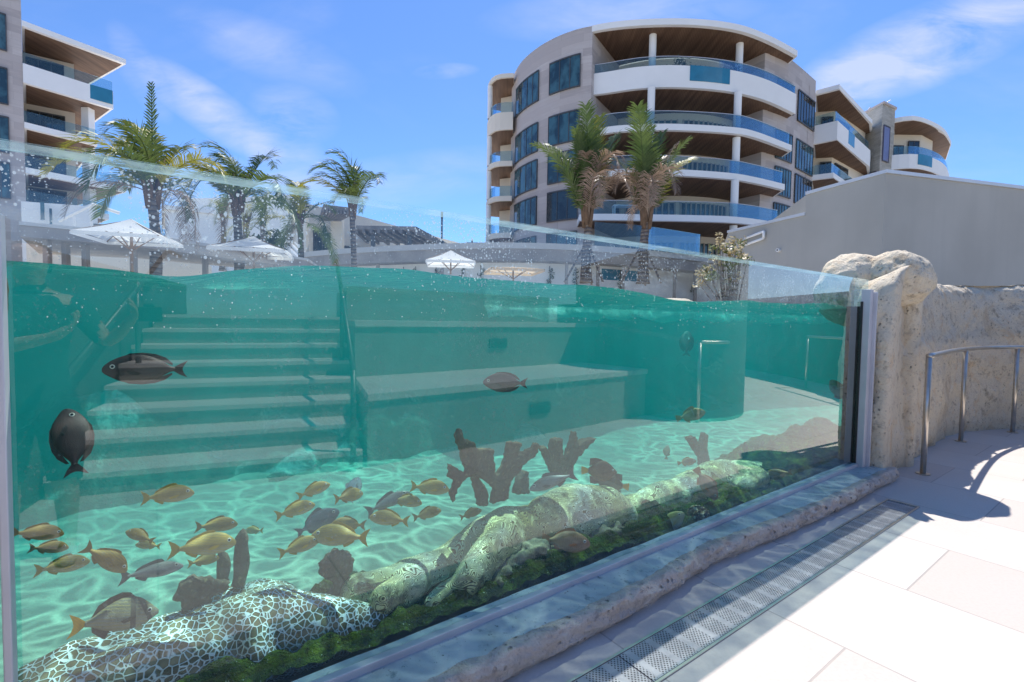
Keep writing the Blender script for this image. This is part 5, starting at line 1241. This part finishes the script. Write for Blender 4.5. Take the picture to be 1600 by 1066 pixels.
def mat_trunk():
    t = NT('palm_trunk'); g = t.n('NewGeometry').outputs['Position']
    w = t.n('TexWave', {'bands_direction': 'Z'}, Vector=g, Scale=1.9, Distortion=2.5, Detail=2.0).outputs['Fac']; n_ = t.noise(g, 5, 5)
    c = t.ramp(n_, [(.3, (.15, .12, .10)), (.7, (.34, .29, .25))]); c = t.mix(t.ramp(w, [(.0, .7), (.35, 0)]), c, (.07, .05, .04))
    return t.surf(t.bsdf(c, .9, 0, .2, t.bump(w, .05, .7)))
M['trunk'] = mat_trunk(); M['boot'] = plain('palm_boot_fibre', (.17, .11, .07), .9, 0, .3, 6, .02, 20)
def frond(mb, o, az, el, L, droop, wind, rng, leafw=.05, dens=34, curl=.55, ll=.26):
    d = Vector((math.sin(az) * math.cos(el), math.cos(az) * math.cos(el), math.sin(el))); p = Vector(o); n = 15; pts = [p.copy()]; dirs = [d.copy()]
    for i in range(n):
        d = (d + Vector((0, 0, -1)) * droop * (i / n) * .30 + wind * (.05 + .10 * i / n)).normalized(); p = p + d * (L / n); pts.append(p.copy()); dirs.append(d.copy())
    for i in range(n):               # rachis as a slim three sided bar
        r = .022 * L / 2.5 * (1 - i / n) + .006; r2 = .022 * L / 2.5 * (1 - (i + 1) / n) + .006
        s0 = dirs[i].cross(Vector((0, 0, 1))); s0 = s0.normalized() if s0.length > .05 else Vector((1, 0, 0)); u0 = s0.cross(dirs[i])
        a = [pts[i] + s0 * r, pts[i] - s0 * r, pts[i] + u0 * r]; b = [pts[i + 1] + s0 * r2, pts[i + 1] - s0 * r2, pts[i + 1] + u0 * r2]
        mb.add(a + b, [(0, 1, 4, 3), (1, 2, 5, 4), (2, 0, 3, 5)])
    for k in range(dens):
        f = .13 + .87 * k / dens; q = f * n; i = min(int(q), n - 1); e = q - i; c = pts[i].lerp(pts[i + 1], e); dd = dirs[i]
        s = dd.cross(Vector((0, 0, 1))); s = s.normalized() if s.length > .05 else Vector((1, 0, 0)); up = s.cross(dd)
        ln = L * ll * (math.sin(math.pi * (.12 + .80 * f)) ** .7) * rng.uniform(.8, 1.15)
        for sg in (-1, 1):
            v = (s * sg * .75 + dd * (.55 + .5 * f) + up * rng.uniform(-.02, .28) - Vector((0, 0, 1)) * rng.uniform(.05, .35) * curl + wind * .55).normalized()
            v2 = (v - Vector((0, 0, 1)) * rng.uniform(.5, 1.1) * curl + wind * .4).normalized()
            w = leafw * L / 2.5 * rng.uniform(.7, 1.2); wd = dd * w
            a, b = c, c + v * ln * .5; e_ = b + v2 * ln * .5
            mb.add([a - wd * .5, a + wd * .5, b + wd * .62, b - wd * .62, e_], [(0, 1, 2, 3), (3, 2, 4)])
def palm(base, htop, lean, L, n, label, seed, wind=Vector((0, 0, 0)), yellow=.3, dead=.2, el=(10, 80), r=.16, group='coconut palms around the pool', droop=1.0, braces=False, deadup=False, spear=False, dens=34, name='palm_tree', ll=.26):
    rng = random.Random(seed); root = empty(name, base, label, 'palm', group); base = Vector(base)
    top = Vector((lean[0], lean[1], htop)); pts, rr = [], []
    for i in range(15):
        f = i / 14; pts.append(Vector((lean[0] * f ** 1.7, lean[1] * f ** 1.7, htop * f)) + Vector((.03 * math.sin(5 * f + seed), .03 * math.cos(4 * f + seed), 0))); rr.append(r * (1.25 - .45 * f + (.35 * math.exp(-f * 12))) * (1 + .05 * math.sin(f * 60)))
    mb = MB(); mb.tube(pts, rr, 12); mb.build('trunk', M['trunk'], root, smooth=True)
    mb = MB()                          # leaf bases wrapped round the top of the trunk
    for k in range(16):
        a = rng.uniform(0, 6.28); z = rng.uniform(-.14, .02) * htop; c = top + Vector((0, 0, z)); o = Vector((math.sin(a), math.cos(a), 0)); q = c + o * r * .7
        mb.tube([q, q + o * r * .7 + Vector((0, 0, .22 * L)), q + o * r * 1.7 + Vector((0, 0, .36 * L))], [r * .5, r * .34, .015], 6)
    mb.build('leaf_bases', M['boot'], root, smooth=True)
    G1, G2, DD = MB(), MB(), MB()
    for k in range(n):
        az = 2.4 * k + rng.uniform(-.3, .3); f = (k + .5) / n; e = rad(el[1] + (el[0] - el[1]) * f + rng.uniform(-8, 8))
        o = top + Vector((math.sin(az), math.cos(az), 0)) * r * .5
        isd = rng.random() < dead and (f > .55 or deadup); m_ = DD if isd else (G2 if rng.random() < yellow else G1)
        frond(m_, o, az, e, L * rng.uniform(.82, 1.08) * (.88 if isd else 1), droop * (rng.choice((1.1, 1.3, 3.6)) if isd else 1) * rng.uniform(.8, 1.25), wind, rng, .024 if isd else .034, int(dens * .8) if isd else dens, .9 if isd else .5, ll)
    if spear: frond(G1, top, .3, rad(89), L * 1.05, .05, wind * .05, rng, .05, 30, .3, .10)
    G1.build('crown', M['frond'], root)
    if G2.v: G2.build('yellow_fronds', M['frond_y'], root)
    if DD.v: DD.build('dry_fronds', M['frond_dead'], root)
    if braces:
        for a in (.4, 2.5, 4.6):
            mb = MB(); mb.tube([Vector((math.sin(a) * 1.0, math.cos(a) * 1.0, 0)), Vector((math.sin(a) * .15, math.cos(a) * .15, 1.6))], .05, 6); mb.build('brace', M['trunk'], root)
    return root
def palm_px(xb, D, ycrown, xcrown, zb, L, n, label, seed, **kw):
    b = pD(xb, D); r_ = ray(xcrown, ycrown); top = CAM + r_ * (D / r_.y)
    return palm((b.x, b.y, zb), top.z - zb, (top.x - b.x, 0), L, n, label, seed, **kw)
WL_ = Vector((-.9, .15, -.05))
palm_px(242, 16, 302, 238, 1.5, 3.4, 15, 'tall yellow green palm with brown lower fronds beside the stone clad tower', 11, wind=WL_ * .46, yellow=.45, dead=.35, el=(5, 86), r=.16, spear=True, droop=1.25, dens=58)
palm_px(372, 19, 318, 372, 1.5, 3.2, 12, 'wind swept green palm blown to one side between the first two parasols', 12, wind=WL_ * .60, yellow=.12, dead=.12, el=(15, 88), r=.17, droop=1.3, dens=58)
palm_px(470, 22, 345, 468, 1.5, 2.7, 11, 'short sparse palm with thin raised fronds in front of the clubhouse doors', 23, wind=WL_ * .32, yellow=.3, dead=.2, el=(-25, 82), r=.13, droop=1.2, dens=50)
palm_px(553, 23, 320, 551, 1.5, 2.7, 10, 'dark slender palm with fronds swept back before the trellis canopies', 31, wind=WL_ * .56, yellow=.05, dead=.15, el=(35, 88), r=.13, dens=54)
palm_px(918, 22, 345, 918, 3.0, 4.5, 19, 'upright braced palm with dense green crown in front of the stone windows', 41, wind=WL_ * .03, yellow=.16, dead=.26, el=(66, 89), r=.20, braces=True, deadup=True, droop=.55, dens=60, ll=.21)
palm_px(1006, 22, 345, 1010, 3.0, 4.5, 18, 'braced palm with many dry brown fronds in front of the curved balconies', 52, wind=WL_ * -.03, yellow=.10, dead=.48, el=(62, 89), r=.20, braces=True, deadup=True, droop=.6, dens=60, ll=.21)
for x, D, yc, lab, sd, Lk in ((348, 30, 328, 'little fan palm on a thin trunk against the white clubhouse wall', 61, 1.5), (410, 30, 322, 'bushy little palm just right of the wind swept palm', 62, 1.5), (384, 29, 350, 'low yellow leaved palm tucked behind the wind swept palm', 63, 1.9)):
    palm_px(x, D, yc, x, 4.0, Lk, 14, lab, sd, yellow=.4 if sd != 63 else .9, dead=.15, el=(-30, 80), r=.14, dens=22, name='small_palm', group='small palms by the clubhouse')
# ---- leafy masses
def leafball(mb, c, r, n, rng, size):
    for k in range(n):
        d = Vector((rng.gauss(0, 1), rng.gauss(0, 1), rng.gauss(0, 1))).normalized() * (rng.random() ** .5); p = Vector(c) + Vector((d.x * r[0], d.y * r[1], d.z * r[2]))
        u = Vector((rng.gauss(0, 1), rng.gauss(0, 1), rng.gauss(0, .7))).normalized(); w = u.orthogonal().normalized(); s = size * rng.uniform(.6, 1.3)
        mb.add([p - u * s, p + w * s * .6, p + u * s, p - w * s * .6], [(0, 1, 2, 3)])
sg = empty('sea_grape_shrub', at(1140, 450, 12.5) - Vector((0, 0, 1.0)), 'leafy shrub with pale yellow and tan leaves growing in front of the grey building', 'shrub')
rng = random.Random(5); sb = Vector(sg.location); 
gA, gB, stm = MB(), MB(), MB()
for k in range(26):
    x = rng.choice((1095, 1108, 1122, 1130, 1145, 1155, 1165)) + rng.uniform(-6, 6); y = rng.uniform(372, 440) + (0 if 1115 < x < 1172 else 12); 
    if x < 1120 and y < 385: y += 14
    p = at(x, y, 12.5 + rng.uniform(-.5, .5)) - sb
    leafball(gA if rng.random() < .5 else gB, p, (.17, .17, .15), 34, rng, .055); q0 = Vector((rng.uniform(-.15, .15), 0, 0)); stm.tube([q0, q0.lerp(p, .5) + Vector((0, 0, .12)), p], [.03, .02, .008], 5)
p = at(1123, 372, 12.5) - sb; leafball(gB, p, (.10, .1, .16), 40, rng, .055); stm.tube([Vector((0, 0, 0)), p * .6, p], [.03, .02, .008], 5)
gA.build('leaves', M['shrubleaf'], sg); gB.build('pale_leaves', M['shrubpale'], sg); stm.build('stems', M['trunk'], sg)
PFW = inset(resamp(Pf, 30), .90)
for i, (x, lab) in enumerate(((632, 'thin climbing plant on the white wall nearest the slender dark palm'), (651, 'climbing plant beside the third parasol on its far wall'), (683, 'climber with a bushy foot just behind the third parasol'), (726, 'slender climber past the third parasol canopy edge'), (753, 'climbing plant left of the beige parasol'), (861, 'tall climber on the white wall beside the beige parasol'), (902, 'climbing plant next to the braced green palm'), (972, 'wispy climber between the two braced palms'), (1087, 'climbing plant behind the leafy tan shrub'))):
    h = col_hit(PFW, x)[0]; c_ = empty('climbing_plant', (h.x, h.y - .06, 1.5), lab, 'climber', 'climbing plants on the podium wall'); rng = random.Random(100 + i)
    mb = MB()
    for k in range(9):
        z = .25 + 2.4 * k / 9; leafball(mb, (rng.uniform(-.12, .12), 0, z), (.20 * rng.uniform(.5, 1.3), .12, .25), 26, rng, .06)
    mb.build('leaves', M['climb'], c_); mb = MB(); mb.tube([(0, .02, 0), (.05, .02, 1.3), (-.03, .02, 2.7)], .025, 5); mb.build('stem', M['trunk'], c_)
hd = MB(); rng = random.Random(9); 
for k in range(46):
    f = k / 45; p = pD(215 + 265 * f, 24 + 4 * f); leafball(hd, (p.x, p.y, 2.4 + rng.uniform(-.3, .5)), (.9, .5, .55), 70, rng, .13)
tag(hd.build('hedge', M['climb']), 'dark green clipped hedge growing behind the walkway posts', 'hedge')
pt = MB()
for k in range(18): p = pD(384 + rng.uniform(0, 68), 37.5); leafball(pt, (p.x, p.y, 6.9 + rng.uniform(-.3, .6)), (.8, .5, .5), 60, rng, .14)
tag(pt.build('planter_bush', M['climb']), 'dark bushes on the planter beside the white garden stair', 'bush')
# ---- parasols
M['canvas'] = plain('white_canvas', (.82, .81, .78), .8, 0, .03, 2); M['canvas_b'] = plain('beige_canvas', (.62, .50, .36), .8, 0, .06, 2); M['wood'] = plain('brown_timber_pole', (.24, .15, .09), .6, 0, .2, 5)
def canvas_mat(base, name):
    t = NT(name); d = t.n('BsdfDiffuse', Color=base + (1,)); tr = t.n('BsdfTranslucent', Color=base + (1,)); return t.surf(t.n('MixShader', _0=.5, _1=d.outputs[0], _2=tr.outputs[0]))
M['canvas'] = canvas_mat((.90, .90, .88), 'white_canvas_cloth'); M['canvas_b'] = canvas_mat((.70, .55, .38), 'beige_canvas_cloth')
def parasol(x, yed, yap, D, half, rot, label, flat=False):
    c = pD(x, D); ze = at(x, yed, D).z; za = at(x, yap, D).z; g = 1.5 if D < 24 else 1.5
    root = empty('parasol', (c.x, c.y, g), label, 'parasol', 'parasols on the pool deck', rot)
    E, A = ze - g, za - g; k = 4; ring = [Vector((half * math.sqrt(2) * math.sin(math.pi / 4 + i * math.pi / 2), half * math.sqrt(2) * math.cos(math.pi / 4 + i * math.pi / 2), E)) for i in range(4)]
    mb = MB(); N = 8
    for i in range(4):
        a, b = ring[i], ring[(i + 1) % 4]; ap = Vector((0, 0, A))
        vs_, fs_ = [], []
        for r in range(N + 1):
            for s in range(N + 1):
                f = r / N; e = s / N; p = ap.lerp(a.lerp(b, e), f); p.z -= .04 * half * math.sin(math.pi * f) * 1.0 + .05 * half * math.sin(math.pi * e) * f * -.5; vs_.append(p)
        for r in range(N):
            for s in range(N): q = r * (N + 1) + s; fs_.append((q, q + 1, q + N + 2, q + N + 1))
        mb.add(vs_, fs_); dz = Vector((0, 0, -.10 * half))
        mb.add([a, b, b + dz, a + dz], [(0, 1, 2, 3)])
    mb.build('canopy', M['canvas_b'] if flat else M['canvas'], root)
    mb = MB(); mb.tube([(0, 0, 0), (0, 0, A - .02)], .035, 10); mb.build('pole', M['wood'], root, smooth=True)
    mb = MB(); mb.prism([(-.35, -.35), (.35, -.35), (.35, .35), (-.35, .35)], .004, .09); mb.build('base', M['beam'], root)
    for i in range(4):
        mb = MB(); mb.tube([Vector((0, 0, E - .35)), ring[i] * .55 + Vector((0, 0, (A - E) * .42 + E * .45))], .016, 6); mb.tube([Vector((0, 0, A - .04)), ring[i] + Vector((0, 0, -.02))], .016, 6); mb.build('rib', M['wood'], root)
parasol(205, 372, 342, 13.5, .95, .30, 'nearest and widest white parasol in front of the grey walkway')
parasol(396, 394, 369, 17.6, 1.18, .30, 'white parasol in front of the wind swept palm trunk')
parasol(705, 411, 391, 22, 1.06, .12, 'small white parasol standing before the climbing plants')
parasol(803, 423, 417, 20, 1.05, .2, 'flat beige parasol between the white one and the round tower', True)
# ================================================================== far rock bed of the tank
m = MB()
def bed(u, v):
    s = -3.8 + 14.4 * u; n = 4.1 + 1.28 * v
    z = -.2 + .66 * v ** 1.1 + .40 * v ** .7 * fbm((s * 1.1, n * 1.3, 6), 5) + .06 * noise.noise(Vector((s * 4, n * 4, 2)))
    return G(s, n, z)
m.grid(bed, 260, 50)
def mat_bed():
    t = NT('far_bed_rock_with_sunlit_patches'); v = t.pos(); f = t.noise(v, 1.5, 5, .6, .6); g = t.noise(v, 12, 5, .7)
    c = t.ramp(f, [(.35, (.035, .04, .03)), (.56, (.10, .11, .08)), (.64, (.55, .58, .48))]); c = t.mix(t.ramp(g, [(.35, .7), (.5, 0)]), c, (.05, .06, .04))  # pale noise patches put sunlit rock tops into the colour
    return t.surf(t.bsdf(c, .9, 0, .1, t.bump(g, .04, .9)))
M['bedrock'] = mat_bed()
tag(m.build('rock_bed', M['bedrock'], smooth=True), kind='structure')
# ================================================================== the photographer, mirrored faintly in the window
def person():
    J, E, Rr = [], [], []
    def j(p, r, par=None):
        J.append(Vector(p)); Rr.append(r)
        if par is not None: E.append((par, len(J) - 1))
        return len(J) - 1
    # local frame: +x to the person's right hand side of the window (s), +y towards the window (n)
    pel = j((0, 0, .84), .135); b1 = j((0, .0, .98), .125, pel); b2 = j((0, .015, 1.14), .135, b1); ch = j((0, .01, 1.27), .14, b2); nk = j((0, .02, 1.40), .055, ch); nk2 = j((0, .04, 1.45), .052, nk)
    h1 = j((0, .05, 1.52), .082, nk2); h2 = j((0, .05, 1.59), .088, h1); h3 = j((0, .045, 1.645), .066, h2)
    for sg in (-1, 1):
        hp = j((sg * .095, 0, .80), .098, pel); th = j((sg * .105, .0, .62), .085, hp); kn = j((sg * .11, .015, .44), .060, th); cf = j((sg * .115, -.01, .30), .056, kn); an = j((sg * .115, -.02, .085), .036, cf); ft = j((sg * .12, .06, .035), .036, an); j((sg * .13, .15, .025), .026, ft)
    def arm(sg, el, wr, hd, fdir, side):
        sh = j((sg * .17, .01, 1.335), .058, ch); u = j(Vector((sg * .17, .01, 1.335)).lerp(Vector(el), .5), .047, sh); e = j(el, .041, u); f = j(Vector(el).lerp(Vector(wr), .5), .039, e); w = j(wr, .026, f)
        hd, fdir, side = Vector(hd), Vector(fdir).normalized(), Vector(side).normalized(); pm = j(hd, .030, w); curl = fdir.cross(side)
        for k, (off, ln) in enumerate(((-.030, .062), (-.010, .072), (.010, .068), (.030, .054))):
            a = j(hd + side * off + fdir * .030, .0105, pm); b = j(J[a] + fdir * ln * .5 + curl * .006, .0095, a); c = j(J[b] + fdir * ln * .35 + curl * .020, .0088, b); j(J[c] + fdir * ln * .22 + curl * .022, .0075, c)
        a = j(hd - side * .036 - fdir * .01, .012, pm); b = j(J[a] - side * .022 + fdir * .028, .0105, a); j(J[b] - side * .004 + fdir * .028, .009, b)
    arm(1, (.30, .03, 1.14), (.385, .10, 1.24), (.41, .115, 1.27), (.25, .25, .9), (.2, .9, -.2))
    arm(-1, (-.20, .12, 1.10), (.10, .26, 1.18), (.15, .27, 1.21), (.75, .05, .65), (.1, .95, 0))
    me = bpy.data.meshes.new('person'); me.from_pydata(J, E, []); o = bpy.data.objects.new('person', me); COL.objects.link(o)
    sk = o.modifiers.new('skin', 'SKIN'); sk.use_smooth_shade = True
    if not me.skin_vertices: 
        bm = bmesh.new(); bm.from_mesh(me); bm.verts.layers.skin.verify(); bm.to_mesh(me); bm.free()
    for i, sv in enumerate(me.skin_vertices[0].data): sv.radius = (Rr[i], Rr[i] * (.78 if i in (0, 1, 2, 3) else 1)); sv.use_root = (i == 0)
    sb_ = o.modifiers.new('smooth', 'SUBSURF'); sb_.levels = 2; sb_.render_levels = 2
    dg = bpy.context.evaluated_depsgraph_get(); ev = o.evaluated_get(dg); body = bpy.data.meshes.new_from_object(ev)
    bpy.data.objects.remove(o); o = bpy.data.objects.new('person', body); COL.objects.link(o)
    skin = plain('skin', (.50, .32, .23), .5, 0, .05, 8); body.materials.clear(); body.materials.append(skin)
    # face: nose, eye sockets and mouth pressed into the head surface
    for v in body.vertices:
        p = v.co
        if p.z > 1.46 and p.y > .08:
            p.y += .022 * math.exp(-((p.x / .014) ** 2 + ((p.z - 1.555) / .025) ** 2)) - .012 * sum(math.exp(-(((p.x - e) / .018) ** 2 + ((p.z - 1.585) / .014) ** 2)) for e in (-.032, .032)) - .008 * math.exp(-((p.x / .025) ** 2 + ((p.z - 1.512) / .006) ** 2))
    def shell(nm, test, off, mat):
        body.update(); mb = MB(); idx = {}; vs_, fs_ = [], []
        for f in body.polygons:
            if all(test(body.vertices[i].co) for i in f.vertices):
                r = []
                for i in f.vertices:
                    if i not in idx: idx[i] = len(vs_); vs_.append(body.vertices[i].co + body.vertices[i].normal * off)
                    r.append(idx[i])
                fs_.append(tuple(r))
        mb.add(vs_, fs_); return mb.build(nm, mat, o, smooth=True)
    shell('shirt', lambda p: .82 < p.z < 1.385 and abs(p.x) < .27 and p.y < .14, .012, plain('teal_cotton_shirt', (.04, .10, .10), .9, 0, .1, 9))
    shell('shorts', lambda p: .42 < p.z < .86 and abs(p.x) < .28, .016, plain('dark_shorts', (.03, .03, .04), .9, 0, .1, 9))
    shell('shoe', lambda p: p.z < .075 and p.x < 0, .008, plain('white_shoe', (.6, .6, .6), .7, 0, .05, 9)); shell('shoe', lambda p: p.z < .075 and p.x > 0, .008, plain('white_shoes', (.6, .6, .6), .7, 0, .05, 9))
    shell('hair', lambda p: p.z > 1.50 and (p.y < .06 or p.z > 1.63), .014, plain('dark_hair', (.02, .015, .012), .7, 0, .2, 30))
    for sg in (-1, 1):
        mb = MB(); mb.tube([(sg * .086, .04, 1.60), (sg * .096, .035, 1.575), (sg * .086, .045, 1.548)], [.012, .016, .010], 8); mb.build('ear', skin, o, smooth=True)
        mb = MB(); mb.tube([(sg * .032, .118, 1.587), (sg * .032, .128, 1.587)], [.012, .006], 10); mb.build('eye', M['eye_b'], o, smooth=True)
    body.polygons.foreach_set('use_smooth', [True] * len(body.polygons))
    o.location = G(-.50, -.26, -.0); o.rotation_euler = (0, 0, math.atan2(T2.y, T2.x)); o.scale = (1.0, 1.0, 1.0)
    return tag(o, 'person in a dark shirt photographing with outstretched arm, mirrored faintly in the window', 'person')
person()
cm = empty('pocket_camera', G(-.02, -.12, EYE), 'small black camera held up by the photographer, mirrored in the window', 'camera', rz=math.atan2(T2.y, T2.x))
mb = MB(); mb.box((0, -.03, 0), (.12, .05, .08)); mb.box((0, -.03, .048), (.05, .045, .016)); mb.build('camera_body', M['gasket'], cm, bevel=.006)
mb = MB(); mb.tube([(0, -.005, 0), (0, .022, 0), (0, .022, 0), (0, .030, 0)], [.033, .033, .030, .030], 20); mb.build('lens', M['gasket'], cm)
mb = MB(); mb.tube([(-.035, -.06, .043), (-.035, -.02, .043)], .008, 10); mb.build('shutter_button', M['steel'], cm)
